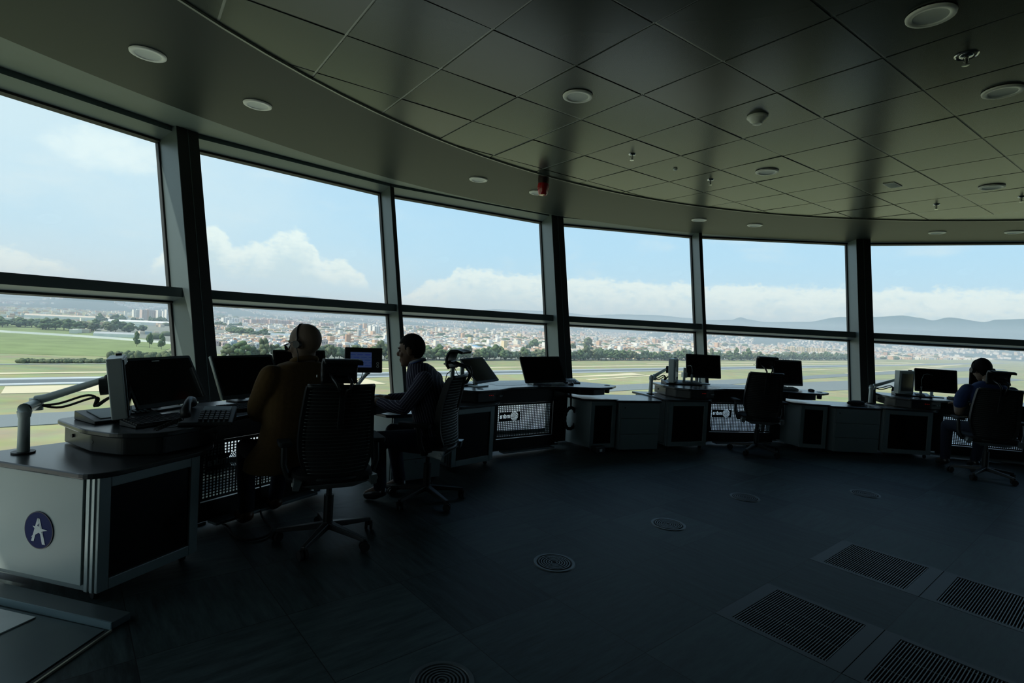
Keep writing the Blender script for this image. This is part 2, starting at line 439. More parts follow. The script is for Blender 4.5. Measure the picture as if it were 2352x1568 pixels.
for x, y, w, h in [(-1208, 2272, 34, 30), (-1247, 2395, 27, 27), (-1290, 2511, 22, 26)]:
    tower('apartment_tower', x, y, w, h, TW, 'white tower of the small cluster just right of the nearest column', 'white towers just right of the nearest column', rz=0.4)
for x, y, w, h in [(-1213, 2462, 36, 22), (-1140, 2397, 50, 28), (-1178, 2528, 27, 28), (-1140, 2508, 70, 30), (-1102, 2503, 60, 29), (-1101, 2567, 46, 27), (-1063, 2555, 60, 29), (-989, 2512, 70, 25), (-900, 2600, 60, 24)]:
    tower('apartment_block', x, y, w, h, TP, 'hazy reddish apartment block in the group above the bald man', 'reddish apartment blocks above the bald man', rz=0.2)
tower('apartment_tower', -500, 1926, 27, 35, TW, 'tall white apartment tower standing alone over the city, right of the bald man', rz=0.5)
tower('apartment_block', -470, 1859, 22, 34, TW, 'white block pressed against the right side of the lone tall white tower', rz=0.5)
for x, y, w, h in [(-956, 3070, 50, 27), (-880, 2887, 36, 28), (-985, 3445, 120, 20)]:
    tower('apartment_block', x, y, w, h, TW, 'white block of the distant cluster left of the lone tall white tower', 'distant white blocks left of the lone tower', rz=0.2)
for k in range(5):
    tower('apartment_block', 235 + 38 * k, 1560 + 22 * k, 36, 13, [HM[2], WIN, HM[8]], 'orange apartment block in the low row in front of the city, middle of the view', 'orange blocks in the middle of the view', depth=18, rz=0.6)
for k in range(4):
    tower('apartment_block', 1500 + 52 * k, 2900 - 4 * k, 40, 30, [HM[8], WIN, HM[1]], 'cream apartment block in the row right of the slim fourth upright', 'cream blocks beyond the third workstation', depth=20, rz=0.1)
WH = new_mat('blue_roof', (0.16, 0.36, 0.60), 0.6)
def shed(x, y, w, d, h, roof, label, rz=0.5):
    b = MB(); b.box((0, 0, h * .4), (w, d, h * .8)); b.cur = 1
    b.add([(-w / 2, -d / 2, h * .8), (w / 2, -d / 2, h * .8), (w / 2, d / 2, h * .8), (-w / 2, d / 2, h * .8), (-w / 2, 0, h * 1.2), (w / 2, 0, h * 1.2)], [(0, 1, 5, 4), (2, 3, 4, 5), (1, 2, 5), (3, 0, 4)])
    o = b.build('warehouse', [HM[5], roof]); o.location = (x, y, GZ); o.rotation_euler.z = rz; return tag(o, label, 'warehouse')
shed(-49, 1320, 100, 30, 8, WH, 'long blue roofed warehouse seen above the second workstation')
shed(-300, 1500, 40, 26, 8, WH, 'small blue roofed warehouse in the city between the two seated men')
shed(-745, 1010, 62, 22, 8, HM[4], 'grey roofed warehouse behind the white boundary wall')
shed(-640, 1060, 40, 20, 9, HM[5], 'white shed behind the boundary wall near the nearest column')
shed(-1180, 1730, 190, 40, 12, HM[5], 'very long pale greenhouse roof far off at the left edge', 0.55)
shed(-1560, 1900, 240, 50, 12, HM[1], 'long cream factory roof farthest off at the left edge', 0.6)
shed(-560, 1330, 90, 50, 10, HM[7], 'wide grey green arena roof just right of the nearest column', 0.2)

# ---------------------------------------------------------- trees
LEAF = [new_mat('tree_leaves_%s' % n, c, 0.95, spec=0.1, var=0.45, scale=0.35) for n, c in (('dark', (0.075, 0.11, 0.07)), ('olive', (0.12, 0.145, 0.08)), ('fresh', (0.10, 0.145, 0.07)))]
def tree_mb(seed, tall=1.0, n=26):
    rg = random.Random(seed); b = MB()
    for k in range(n):
        a = rg.uniform(0, 2 * PI); q = rg.random() ** .6 * .42; z = rg.uniform(.28, .92) * tall
        q *= 1.1 - abs(z / tall - .45) * 1.1
        r_ = rg.uniform(.12, .2)
        i0 = len(b.v); b.ell((q * math.cos(a), q * math.sin(a), z), (r_, r_, r_ * 1.1), 8, 5)
        for i in range(i0, len(b.v)):
            v = Vector(b.v[i]); v += noise.noise_vector(v * 9 + Vector((seed, 0, 0))) * .05; b.v[i] = tuple(v)
    return b
TP_ = []
for i in range(6):
    root = thing('tree', 'leafy dark green tree in the long line along the far side of the airfield', 'tree', group='trees of the long tree line')
    tree_mb(i, 1.0 + .25 * (i % 3)).build('crown', LEAF[i % 3], root, smooth=True)
    t_ = MB(); t_.cyl((0, 0, 0), (0, 0, .5), .04, .03, 6); t_.build('trunk', new_mat('bark', (0.09, 0.07, 0.05), 0.9), root)
    TP_.append(root)
BUSH = MB()
for k in range(9):
    BUSH.ell((rng.uniform(-.4, .4), rng.uniform(-.3, .3), rng.uniform(.25, .6)), (.32, .28, .32), 8, 5)
BUSH = BUSH.build('bush', LEAF[1], smooth=True); BUSH.modifiers.clear()
used = [False] * 6
def put_tree(x, y, s, h, label=None, group=None, z=GZ):
    k = rng.randrange(6)
    if not used[k]: o = TP_[k]; used[k] = True
    else: o = dup(TP_[k], (x, y, z))
    o.location = (x, y, z); o.scale = (s, s, h); o.rotation_euler.z = rng.uniform(0, 6)
    if label: o['label'] = label; o['group'] = group
    else: o['label'] = 'leafy dark green tree in the long line along the far side of the airfield'; o['group'] = 'trees of the long tree line'
u = 165.0
while u < 2350:
    for row in range(2):
        v = 732 + row * 14 + rng.uniform(-5, 5) + (0 if u < 1200 else 0)
        s = rng.uniform(15, 22); h = rng.uniform(11, 17)
        if rng.random() < .12: h *= 1.45
        x, y, _ = uv(u + rng.uniform(-4, 4), v); put_tree(x, y, s, h)
    u += rng.uniform(12, 16) * (1 if u < 1200 else 1.5)
for (x, y, s, h) in [(232, 1640, 36, 30), (170, 1500, 18, 17), (215, 1475, 18, 15), (60, 1440, 30, 20), (40, 1300, 18, 16), (430, 1330, 26, 26), (405, 1315, 20, 22)]:
    put_tree(x, y, s, h, 'tall dark tree rising out of the city beyond the tree line, middle of the view', 'tall trees in the city, middle of the view')
for k in range(16):
    x = -690 + 110 * rng.random(); y = 1270 + 60 * rng.random() + (x + 660) * -.2
    put_tree(x, y, 24, 15, 'rounded green tree of the grove just right of the nearest column', 'grove just right of the nearest column')
for k in range(44):
    f_ = rng.random(); x = -1130 + 330 * f_; y = 1110 + 40 * rng.random() + 130 * rng.random()
    put_tree(x - 40, y, rng.uniform(18, 28), rng.uniform(12, 19), 'broad dark tree in the wood at the left edge of the view', 'wood at the left edge')
for k in range(44):
    f_ = k / 43; x = -1400 + 420 * f_ + rng.uniform(-8, 8); y = 1800 + 130 * f_ + rng.uniform(-25, 25)
    put_tree(x, y, rng.uniform(16, 24), rng.uniform(12, 20), 'distant dark tree in the belt below the row of apartment towers', 'tree belt below the apartment towers')
for k in range(5):
    put_tree(-560 + 28 * k, 800 - 12 * k + rng.uniform(-10, 10), 9, 15, 'thin airy tree standing alone in the green field', 'thin trees in the green field')
first = True
def bush(x, y, s, h, label, group):
    global first
    o = BUSH if first else BUSH.copy()
    if not first: COL.objects.link(o)
    first = False
    o.location = (x, y, GZ); o.scale = (s, s * .8, h); o.rotation_euler.z = rng.uniform(0, 6); tag(o, label, 'bush', group)
for k in range(30):
    x, y, _ = uv(-26 + 66 * k / 29, 702 + rng.uniform(-3, 3)); bush(x, y, 8, rng.uniform(4, 6), 'grey green bush in the low hedge row below the green field', 'hedge row below the green field')
for k in range(22):
    x, y, _ = uv(46 + 62 * k / 21, 740 + rng.uniform(-5, 5)); bush(x, y, 11, rng.uniform(9, 13), 'round dark bush of the clump left of the nearest column', 'bush clump left of the nearest column')
b = MB()
for k in range(560):
    rr = rng.uniform(1150, 5200); a = math.radians(rng.uniform(-34, 45)); x, y = rr * math.sin(a), rr * math.cos(a)
    if not in_city(x, y): continue
    s = rng.uniform(7, 13) * (1 + rr / 3500); b.cur = rng.randrange(3); b.ell((x, y, GZ + s * .35), (s, s, s * .45), 6, 4)
tag(b.build('city_trees', LEAF, smooth=True), 'countless small dark trees scattered between the houses of the city', 'trees', kind='stuff')

# ---------------------------------------------------------- mountains
RID = [(-60, .4), (-43.6, .5), (-38.4, .7), (-33, 1.0), (-28.8, 1.5), (-26, 1.75), (-24.4, 1.8), (-22.5, 1.75), (-21.2, 1.85), (-18.7, 1.7), (-15.8, 1.35), (-13.6, 1.1), (-10.5, .95), (-6, 1.3), (-1.4, 1.7), (3.2, 1.75),
       (5.5, 1.7), (8, 1.55), (10.1, 1.75), (11.9, 1.85), (15, 1.9), (17.9, 1.75), (19.6, 1.65), (22.0, 1.8), (22.8, 2.1), (23.6, 1.9), (25.1, 1.72), (28.4, 1.85), (31.2, 2.4), (33.6, 2.5), (35.8, 2.7), (36.9, 2.55), (37.8, 2.35), (38.9, 2.65), (41.1, 2.38), (41.8, 2.6), (43.4, 2.7), (50, 2.3), (60, 2.0)]
def ridge(a):
    for (a0, v0), (a1, v1) in zip(RID[:-1], RID[1:]):
        if a0 <= a <= a1:
            t = (a - a0) / (a1 - a0); t = t * t * (3 - 2 * t); return v0 + (v1 - v0) * t
    return .4
na, nr = 420, 46
r0, r1 = 8200.0, 17000.0
vs = []
for i in range(nr):
    t = i / (nr - 1); rr = r0 + (r1 - r0) * t
    for k in range(na):
        a = -58 + 116 * k / (na - 1); hmax = r1 * math.tan(math.radians(ridge(a))) + 60
        x, y = rr * math.sin(math.radians(a)), rr * math.cos(math.radians(a))
        nn = noise.fractal(Vector((x * .0006, y * .0006, 0)), 1.0, 2.0, 6)
        prof = (t ** 1.5) * (1 - .0 * t)
        z = GZ - 3 + city_z(r0) * 0 + hmax * prof + (nn * 210 * t * (1 - t) * 2.4 + nn * 20 * t)
        vs.append((x, y, max(z, GZ - 3)))
for k in range(na):
    x, y, z = vs[(nr - 1) * na + k]; vs.append((x * 1.2, y * 1.2, GZ - 5))
fs = [(i * na + k, i * na + k + 1, (i + 1) * na + k + 1, (i + 1) * na + k) for i in range(nr) for k in range(na - 1)]
M_HILL = new_mat('forested_hillside', (0.06, 0.10, 0.09), 0.95, spec=0.05, var=0.5, scale=0.003)
b = MB(); b.add(vs, fs); o = b.build('mountain_range', M_HILL, smooth=True); tag(o, 'long blue hazy mountain range along the horizon', 'mountains')
# foothills with scattered suburbs
b = MB(); b2 = MB()
vs = []; na2, nr2 = 200, 14
def foot_z(a, t):
    h = 150 * max(0, noise.noise(Vector((a * .12, 4.0, 0))) + .42 + (0.35 if a > 14 else 0)) * math.sin(PI * t) ** 1.2
    return GZ - 2 + h
for i in range(nr2):
    t = i / (nr2 - 1)
    for k in range(na2):
        a = -50 + 100 * k / (na2 - 1); rr = 5600 + 3800 * t
        vs.append((rr * math.sin(math.radians(a)), rr * math.cos(math.radians(a)), foot_z(a, t)))
b.add(vs, [(i * na2 + k, i * na2 + k + 1, (i + 1) * na2 + k + 1, (i + 1) * na2 + k) for i in range(nr2 - 1) for k in range(na2 - 1)])
tag(b.build('foothills', M_HILL, smooth=True), 'low rolling blue green foothills between the city and the mountains', 'hills')
for k in range(5200):
    a = rng.uniform(-46, 48); t = rng.uniform(.03, .5) ** 1.0
    if noise.noise(Vector((a * .25, t * 6, 3))) < -0.05 + (0.12 if a < -10 else 0): continue
    rr = 5600 + 3800 * t; x, y = rr * math.sin(math.radians(a)), rr * math.cos(math.radians(a)); z = foot_z(a, t)
    s = rng.uniform(14, 40); b2.cur = rng.choice((0, 1, 5, 5, 4, 6)); b2.box((x, y, z + 4), (s, s * .7, rng.uniform(14, 26)), rng.uniform(0, 1))
tag(b2.build('hillside_suburbs', HM), 'countless tiny white houses sprinkled over the foothills', 'houses', kind='stuff')

# ---------------------------------------------------------- haze lying over the plain
hz = MB(); hz.box((0, 15700, (GZ - 40 + 400) / 2), (60000, 30000, 440 - GZ))
hm = bpy.data.materials.new('valley_haze'); hm.use_nodes = True; ht = hm.node_tree; ht.nodes.clear()
vo = ht.nodes.new('ShaderNodeVolumeScatter'); vo.inputs['Color'].default_value = (0.66, 0.86, 1.0, 1); vo.inputs['Density'].default_value = 1.35e-4; vo.inputs['Anisotropy'].default_value = 0.0
oo = ht.nodes.new('ShaderNodeOutputMaterial'); ht.links.new(vo.outputs[0], oo.inputs['Volume'])
o = hz.build('haze', hm); tag(o, 'pale blue haze lying over the city and the far plain', 'haze', kind='stuff')

hz = MB(); hz.box((0, 15620, (GZ - 45 + 12) / 2), (59000, 31000, 12 - GZ + 45))
hm2 = hm.copy(); hm2.name = 'ground_haze'; 
for n_h in hm2.node_tree.nodes:
    if n_h.type == 'VOLUME_SCATTER': n_h.inputs['Density'].default_value = 0.8e-4; n_h.inputs['Color'].default_value = (0.86, 0.95, 1.0, 1)
o = hz.build('ground_haze', hm2); tag(o, 'thin whitish haze close over the airfield and the near city', 'haze', kind='stuff')
# ================================================================== the room
CC = Vector((3.9, 0.7))             # middle of the cab
ZH, ZF, LEAN = 3.02, 0.0, 0.222
HEAD = [(1.70, -8.30), (-0.56, -7.44), (-2.49, -5.98), (-3.95, -4.05), (-4.82, -1.786), (-5.03, 0.625), (-4.571, 3.0), (-3.465, 5.153), (-1.776, 6.832), (0.320, 8.126), (2.745, 8.638),
        (5.174, 8.553), (7.45, 7.64), (9.357, 6.15), (10.78, 4.19), (11.6, 1.92), (11.77, -0.49), (11.27, -2.86)]
def _shift(i, p):       # measured on the left edge of each upright: move to its middle
    v = Vector(p) - CC; tg = Vector((v.y, -v.x)).normalized(); q = Vector(p) + tg * (0.115 if i % 2 == 1 else 0.045); return (q.x, q.y)
HEAD = [_shift(i, p) for i, p in enumerate(HEAD)]
def node(k, z):
    p = Vector(HEAD[k]); u_ = (p - CC).normalized(); q = p - u_ * LEAN * (ZH - z)
    return Vector((q.x, q.y, z))
M_FRAME = new_mat('grey_aluminium_frame', (0.115, 0.152, 0.155), 0.42, metal=0.2, var=0.08, scale=4)
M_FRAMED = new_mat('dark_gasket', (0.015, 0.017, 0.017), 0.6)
M_GLASS = bpy.data.materials.new('window_glass'); M_GLASS.use_nodes = True
t = M_GLASS.node_tree; t.nodes.clear()
tr = t.nodes.new('ShaderNodeBsdfTransparent'); tr.inputs[0].default_value = (0.93, 0.97, 0.95, 1)
gl = t.nodes.new('ShaderNodeBsdfGlossy'); gl.inputs['Roughness'].default_value = 0.0; gl.inputs[0].default_value = (0.9, 0.95, 0.95, 1)
fr = t.nodes.new('ShaderNodeFresnel'); fr.inputs[0].default_value = 1.45
ge = t.nodes.new('ShaderNodeNewGeometry'); ir = t.nodes.new('ShaderNodeMapRange'); t.links.new(ge.outputs['Backfacing'], ir.inputs[0]); ir.inputs[3].default_value = 1.45; ir.inputs[4].default_value = 1 / 1.45
t.links.new(ir.outputs[0], fr.inputs[0])      # the pane has two faces: look at it as air to glass from either side
mx = t.nodes.new('ShaderNodeMixShader'); ou = t.nodes.new('ShaderNodeOutputMaterial')
t.links.new(fr.outputs[0], mx.inputs[0]); t.links.new(tr.outputs[0], mx.inputs[1]); t.links.new(gl.outputs[0], mx.inputs[2]); t.links.new(mx.outputs[0], ou.inputs[0])

M_DIFFUSER = bpy.data.materials.new('added_diffuser_glass'); M_DIFFUSER.use_nodes = True  # added diffusing glass, makes the holes of the perforated panels show white
t = M_DIFFUSER.node_tree; t.nodes.clear()
tl = t.nodes.new('ShaderNodeBsdfTranslucent'); tl.inputs[0].default_value = (0.92, 0.95, 0.93, 1)
df = t.nodes.new('ShaderNodeBsdfDiffuse'); df.inputs[0].default_value = (0.8, 0.84, 0.83, 1)
mx = t.nodes.new('ShaderNodeMixShader'); mx.inputs[0].default_value = 0.12; ou = t.nodes.new('ShaderNodeOutputMaterial')
t.links.new(tl.outputs[0], mx.inputs[1]); t.links.new(df.outputs[0], mx.inputs[2]); t.links.new(mx.outputs[0], ou.inputs[0])
def window(k, n):
    A0, A1 = node(k, ZH), node(k + 1, ZH); B0, B1 = node(k, 0.04), node(k + 1, 0.04)
    e = (A1 - A0).normalized(); up = ((A0 + A1) / 2 - (B0 + B1) / 2).normalized()
    nin = up.cross(e).normalized()
    c = Vector((CC.x, CC.y, ZH)) - (A0 + A1) / 2
    if nin.dot(c) < 0: nin = -nin
    root = struct('window_%d' % n)
    def q(k_, z): return node(k_, z)
    def bar(name, z0, z1, dep, mat, zoff=0.0, inset=0.0, parent=root):
        # a rail between two heights on the glass, reaching inwards square to the leaning pane
        a = [q(k, z0), q(k + 1, z0), q(k + 1, z1), q(k, z1)]
        b_ = [p + nin * dep for p in a]
        m = MB(); m.hexa([p - nin * 0.03 for p in a], b_); return m.build(name, mat, parent)
    bar('head_rail', 3.02, 3.11, 0.25, M_FRAME)
    bar('transom', 1.50, 1.585, 0.21, M_FRAME)
    bar('bottom_rail', 0.0, 0.05, 0.12, M_FRAME)
    bar('gasket', 3.0, 3.02, 0.03, M_FRAMED); bar('gasket', 1.483, 1.50, 0.03, M_FRAMED)
    zf = .52 if k >= 10 else .46 if k >= 8 else .40
    for nm, z0, z1 in (('upper_pane', 1.57, 3.02), ('lower_pane', zf, 1.50), ('frosted_pane', 0.04, zf)):
        m = MB(); m.add([q(k, z0), q(k + 1, z0), q(k + 1, z1), q(k, z1)], [(0, 1, 2, 3)]); m.build(nm, M_DIFFUSER if nm[0] == 'f' and k >= 7 else M_GLASS, root)  # lowest pane made diffusing behind the desks, added to brighten the panel holes
    return root
def upright(k, w, dep, name):
    a, b = node(k, -0.0), node(k, 3.16)
    e = Vector((-(Vector(HEAD[k]) - CC).y, (Vector(HEAD[k]) - CC).x, 0)).normalized()
    up = (b - a).normalized(); nin = up.cross(e).normalized()
    if nin.dot(Vector((CC.x, CC.y, 0)) - Vector((b.x, b.y, 0))) < 0: nin = -nin
    def blk(nm, w_, d0, d1, mat, par=None):
        m = MB(); qa = [a - e * w_ / 2 + nin * d0, a + e * w_ / 2 + nin * d0, a + e * w_ / 2 + nin * d1, a - e * w_ / 2 + nin * d1]
        m.hexa(qa, [p + (b - a) for p in qa]); return m.build(nm, mat, par, bevel=0.004)
    o = blk(name, w, -0.04, dep, M_FRAME); o['kind'] = 'structure'
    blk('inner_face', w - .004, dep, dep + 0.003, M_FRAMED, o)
    if w > .1:
        # the cover strip seam down the inner face
        blk('seam', 0.006, dep + .003, dep + 0.006, M_FRAME, o)
    blk('gasket', w + 0.03, -0.035, 0.02, M_FRAMED, o)
    return o
for i in range(3, 14): window(i, i + 1)
for k in range(3, 15):
    thick = (k % 2 == 1)
    upright(k, 0.20 if thick else 0.055, 0.33 if thick else 0.25, 'column' if thick else 'mullion')

# sill ledge along the foot of the glass
M_SILL = new_mat('pale_metal_sill', (0.38, 0.42, 0.42), 0.4, metal=0.5)
for i in range(3, 14):
    a, b_ = node(i, 0.1), node(i + 1, 0.1); e = (b_ - a); L = e.length; e.normalize(); n_ = Vector((-e.y, e.x, 0))
    if n_.dot(Vector((CC.x, CC.y, 0)) - Vector((a.x, a.y, 0))) < 0: n_ = -n_
    m = MB(); pl = [a - n_ * .05, b_ - n_ * .05, b_ + n_ * .24, a + n_ * .24]
    m.prism([(p.x, p.y) for p in pl], -0.05, 0.03); o = m.build('baseboard_%d' % (i + 1), M_SILL, bevel=0.008); o['kind'] = 'structure'

# ---- floor: 0.6 m raised tiles on the measured grid
FA = -0.874232; FO = Vector((-1.68496 * .6, 4.25394 * .6)); FE = Vector((math.cos(FA), math.sin(FA))); FN = Vector((-math.sin(FA), math.cos(FA)))
def ft(a, b): p = FO + FE * a * .6 + FN * b * .6; return (p.x, p.y)
GR = [(2, 3), (2, 5), (3, 3), (3, 5)]       # cells (a,b) carrying grilles... second index counts along b
M_FLOOR = bpy.data.materials.new('dark_stone_tiles'); M_FLOOR.use_nodes = True
t = M_FLOOR.node_tree; bs = t.nodes['Principled BSDF']; bs.inputs['Specular IOR Level'].default_value = 0.3
tx = t.nodes.new('ShaderNodeTexCoord'); mp = t.nodes.new('ShaderNodeMapping'); mp.vector_type = 'TEXTURE'
mp.inputs['Location'].default_value = (FO.x, FO.y, 0); mp.inputs['Rotation'].default_value = (0, 0, FA); mp.inputs['Scale'].default_value = (.6, .6, .6)
t.links.new(tx.outputs['Object'], mp.inputs[0])
fl = t.nodes.new('ShaderNodeVectorMath'); fl.operation = 'FLOOR'; t.links.new(mp.outputs[0], fl.inputs[0])
wn = t.nodes.new('ShaderNodeTexWhiteNoise'); wn.noise_dimensions = '2D'; t.links.new(fl.outputs[0], wn.inputs['Vector'])
sw = t.nodes.new('ShaderNodeSeparateXYZ'); t.links.new(mp.outputs[0], sw.inputs[0])
def tm(op, a, b=None):
    n = t.nodes.new('ShaderNodeMath'); n.operation = op
    for i, v in enumerate((a, b)):
        if v is None: continue
        if isinstance(v, (int, float)): n.inputs[i].default_value = v
        else: t.links.new(v, n.inputs[i])
    return n.outputs[0]
flip = tm('GREATER_THAN', wn.outputs['Value'], 0.5)
def streak(sx_, sy_, off):
    c = t.nodes.new('ShaderNodeCombineXYZ'); t.links.new(tm('MULTIPLY', sw.outputs[0], sx_), c.inputs[0]); t.links.new(tm('MULTIPLY', sw.outputs[1], sy_), c.inputs[1])
    t.links.new(tm('MULTIPLY', wn.outputs['Value'], 37.0), c.inputs[2])
    n = t.nodes.new('ShaderNodeTexNoise'); n.inputs['Scale'].default_value = 1.0; n.inputs['Detail'].default_value = 7; n.inputs['Roughness'].default_value = .7
    t.links.new(c.outputs[0], n.inputs['Vector']); return n.outputs['Fac']
s1, s2 = streak(2.0, 14.0, 0), streak(14.0, 2.0, 5)
sm = t.nodes.new('ShaderNodeMix'); t.links.new(flip, sm.inputs[0]); t.links.new(s1, sm.inputs[2]); t.links.new(s2, sm.inputs[3])
val = tm('ADD', tm('MULTIPLY', sm.outputs[0], 1.0), tm('MULTIPLY', wn.outputs['Value'], 0.22))
rp = t.nodes.new('ShaderNodeValToRGB'); e = rp.color_ramp.elements; e[0].position = .40; e[0].color = (.007, .0125, .0135, 1); e[1].position = .84; e[1].color = (.064, .098, .098, 1)
t.links.new(val, rp.inputs[0])
# joints
fx_ = tm('FRACT', sw.outputs[0]); fy_ = tm('FRACT', sw.outputs[1])
dx = tm('ABSOLUTE', tm('SUBTRACT', fx_, .5)); dy = tm('ABSOLUTE', tm('SUBTRACT', fy_, .5)); j = tm('GREATER_THAN', tm('MAXIMUM', dx, dy), 0.4965)
jm = t.nodes.new('ShaderNodeMix'); jm.data_type = 'RGBA'; t.links.new(j, jm.inputs[0]); t.links.new(rp.outputs[0], jm.inputs[6]); jm.inputs[7].default_value = (.006, .007, .007, 1)
t.links.new(jm.outputs[2], bs.inputs['Base Color'])
t.links.new(tm('ADD', .46, tm('MULTIPLY', sm.outputs[0], .2)), bs.inputs['Roughness'])
bp_ = t.nodes.new('ShaderNodeBump'); bp_.inputs['Strength'].default_value = .12; bp_.inputs['Distance'].default_value = .004
t.links.new(sm.outputs[0], bp_.inputs['Height']); t.links.new(bp_.outputs[0], bs.inputs['Normal'])

def clip_poly(poly, c, R, n=120):
    out = [Vector(p) for p in poly]
    for k in range(n):
        a = 2 * PI * k / n; nn = Vector((math.cos(a), math.sin(a))); d = R * math.cos(PI / n)
        res = []; L = len(out)
        for i in range(L):
            p, q = out[i], out[(i + 1) % L]; dp, dq = (p - c).dot(nn) - d, (q - c).dot(nn) - d
            if dp <= 0: res.append(p)
            if (dp < 0) != (dq < 0) and abs(dp - dq) > 1e-12: res.append(p + (q - p) * dp / (dp - dq))
        out = res
        if len(out) < 3: return []
    return out
m = MB()
GRC = set()
for a in (2, 3):
    for b_ in (3, 5): GRC.add((a, b_))
for a in range(-18, 24):
    for b_ in range(-26, 24):
        if (a, b_) in GRC: continue
        pl = clip_poly([ft(a, b_), ft(a + 1, b_), ft(a + 1, b_ + 1), ft(a, b_ + 1)], CC, 8.02, 60)
        if not pl: continue
        m.add([(p.x, p.y, 0.0) for p in pl], [tuple(range(len(pl)))])
o = m.build('floor', M_FLOOR); o['kind'] = 'structure'
m = MB(); m.lathe([(0.01, -0.55), (8.02, -0.55)], 60, (CC.x, CC.y, 0)); m.lathe([(8.02, -0.55), (8.02, -0.02)], 60, (CC.x, CC.y, 0))
M_BLACK = new_mat('black_void', (0.012, 0.013, 0.014), 0.8)
o = m.build('floor_slab', new_mat('concrete', (0.2, 0.2, 0.2), 0.9)); o['kind'] = 'structure'

m = MB(); m.lathe([(8.0, -.02), (8.0, -.004), (9.7, -.004), (9.7, -.3), (8.0, -.3)], 90, (CC.x, CC.y, 0)); o = m.build('outer_bounce_floor', new_mat('pale_bounce_deck', (.62, .64, .62), .8)); o['kind'] = 'structure'  # added unseen pale ring, reflects sky light onto the diffusing panes
# ---- grilles in the floor
M_GRD = new_mat('dark_grille_metal', (0.028, 0.034, 0.035), 0.5, metal=0.2)
M_SLAT = new_mat('slat_metal', (.085, .10, .10), .4, metal=.3)
def grille(a, b_, label):
    c = ft(a + .5, b_ + .5); root = thing('floor_grille', label, 'grille', (c[0], c[1], 0), FA)
    f = MB(); h = .298; i = .225; hy = .262
    for (x0, x1, y0, y1) in ((-h, -i, -h, h), (i, h, -h, h), (-i, i, -h, -hy), (-i, i, hy, h)): f.box(((x0 + x1) / 2, (y0 + y1) / 2, -.010), (x1 - x0, y1 - y0, .022))
    f.build('frame', M_GRD, root)
    s = MB()
    n_ = 34
    for k in range(n_):
        x = -i + (k + .5) * 2 * i / n_; s.box((x, 0, -.012), (.0045, 2 * hy, .022))
    s.build('slats', M_SLAT, root)
    r_ = MB()
    for y in (-.235, -.08, .08, .235): r_.cyl((-i, y, -.006), (i, y, -.006), .003, n=6)
    r_.build('cross_rods', new_mat('bright_rod', (.35, .38, .38), .35, metal=.8), root)
    p = MB(); p.add([(-h, -h, -.25), (h, -h, -.25), (h, h, -.25), (-h, h, -.25), (-h, -h, -.03), (h, -h, -.03), (h, h, -.03), (-h, h, -.03)], [(0, 1, 2, 3), (0, 1, 5, 4), (1, 2, 6, 5), (2, 3, 7, 6), (3, 0, 4, 7)])
    p.build('duct', M_BLACK, root)
GL = {(2, 3): 'square slatted floor grille with all four corners in view, left front of four', (2, 5): 'square slatted floor grille farthest back of the four', (3, 3): 'square slatted floor grille cut by the bottom edge of the picture', (3, 5): 'square slatted floor grille cut by the right edge of the picture'}
for (a, b_), l in GL.items(): grille(a, b_, l)
def round_vent(x, y, label):
    root = thing('floor_vent', label, 'floor vent', (x, y, 0), group=None)
    r_ = MB(); r_.lathe([(.108, 0), (.112, .004), (.128, .005), (.132, 0)], 40); r_.build('rim', M_SLAT, root, smooth='auto')
    r_ = MB()
    for k in range(6): q = .018 + k * .0155; r_.lathe([(q - .0035, .001), (q - .0035, .0045), (q + .0035, .0045), (q + .0035, .001)], 32)
    r_.build('rings', M_SLAT, root)
    r_ = MB(); r_.lathe([(.001, .0008), (.109, .0008)], 32); r_.build('swirl_plate', M_BLACK, root)
for x, y, l in [(.334, 3.288, 'round swirl floor vent nearest the middle of the open floor'), (1.265, 4.067, 'round swirl floor vent, second from the camera in the curved line'),
                (2.197, 4.871, 'round swirl floor vent in front of the third workstation'), (3.51, 5.2, 'round swirl floor vent farthest right, in front of the last drawer cabinet'),
                (-.208, 2.131, 'round swirl floor vent cut off by the bottom edge')]: round_vent(x, y, l)

# ---- ceiling
CZ = 3.0376; CCC = Vector((3.853, 0.921)); CR = 5.974
CA = -0.9497118; CO = Vector((1.074018 * .6, 4.6963215 * .6)); CE = Vector((math.cos(CA), math.sin(CA))); CN = Vector((-math.sin(CA), math.cos(CA)))
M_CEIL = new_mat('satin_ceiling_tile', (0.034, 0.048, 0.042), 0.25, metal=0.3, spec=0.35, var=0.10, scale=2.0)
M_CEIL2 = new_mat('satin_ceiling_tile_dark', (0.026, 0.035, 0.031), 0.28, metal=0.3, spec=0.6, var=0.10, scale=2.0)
M_TBAR = new_mat('ceiling_grid_bar', (0.26, 0.28, 0.25), 0.35, metal=0.4)
rc = random.Random(12)
m = MB()
for a in range(-16, 18):
    for b_ in range(-26, 10):
        g = .012
        def cpnt(x, y): p = CO + CE * x * .6 + CN * y * .6; return Vector((p.x, p.y))
        pl = clip_poly([cpnt(a + g, b_ + g), cpnt(a + 1 - g, b_ + g), cpnt(a + 1 - g, b_ + 1 - g), cpnt(a + g, b_ + 1 - g)], CCC, CR - .012)
        if not pl: continue
        tx_, ty_ = rc.gauss(0, .004), rc.gauss(0, .004); c = cpnt(a + .5, b_ + .5)
        m.cur = 1 if rc.random() < .12 else 0
        vs = [(p.x, p.y, CZ + (p.x - c.x) * tx_ + (p.y - c.y) * ty_) for p in pl] + [(p.x, p.y, CZ + .012) for p in pl]
        n_ = len(pl); m.add(vs, [tuple(range(n_ - 1, -1, -1))] + [(i, (i + 1) % n_, n_ + (i + 1) % n_, n_ + i) for i in range(n_)])
ceil = m.build('ceiling', [M_CEIL, M_CEIL2]); ceil['kind'] = 'structure'
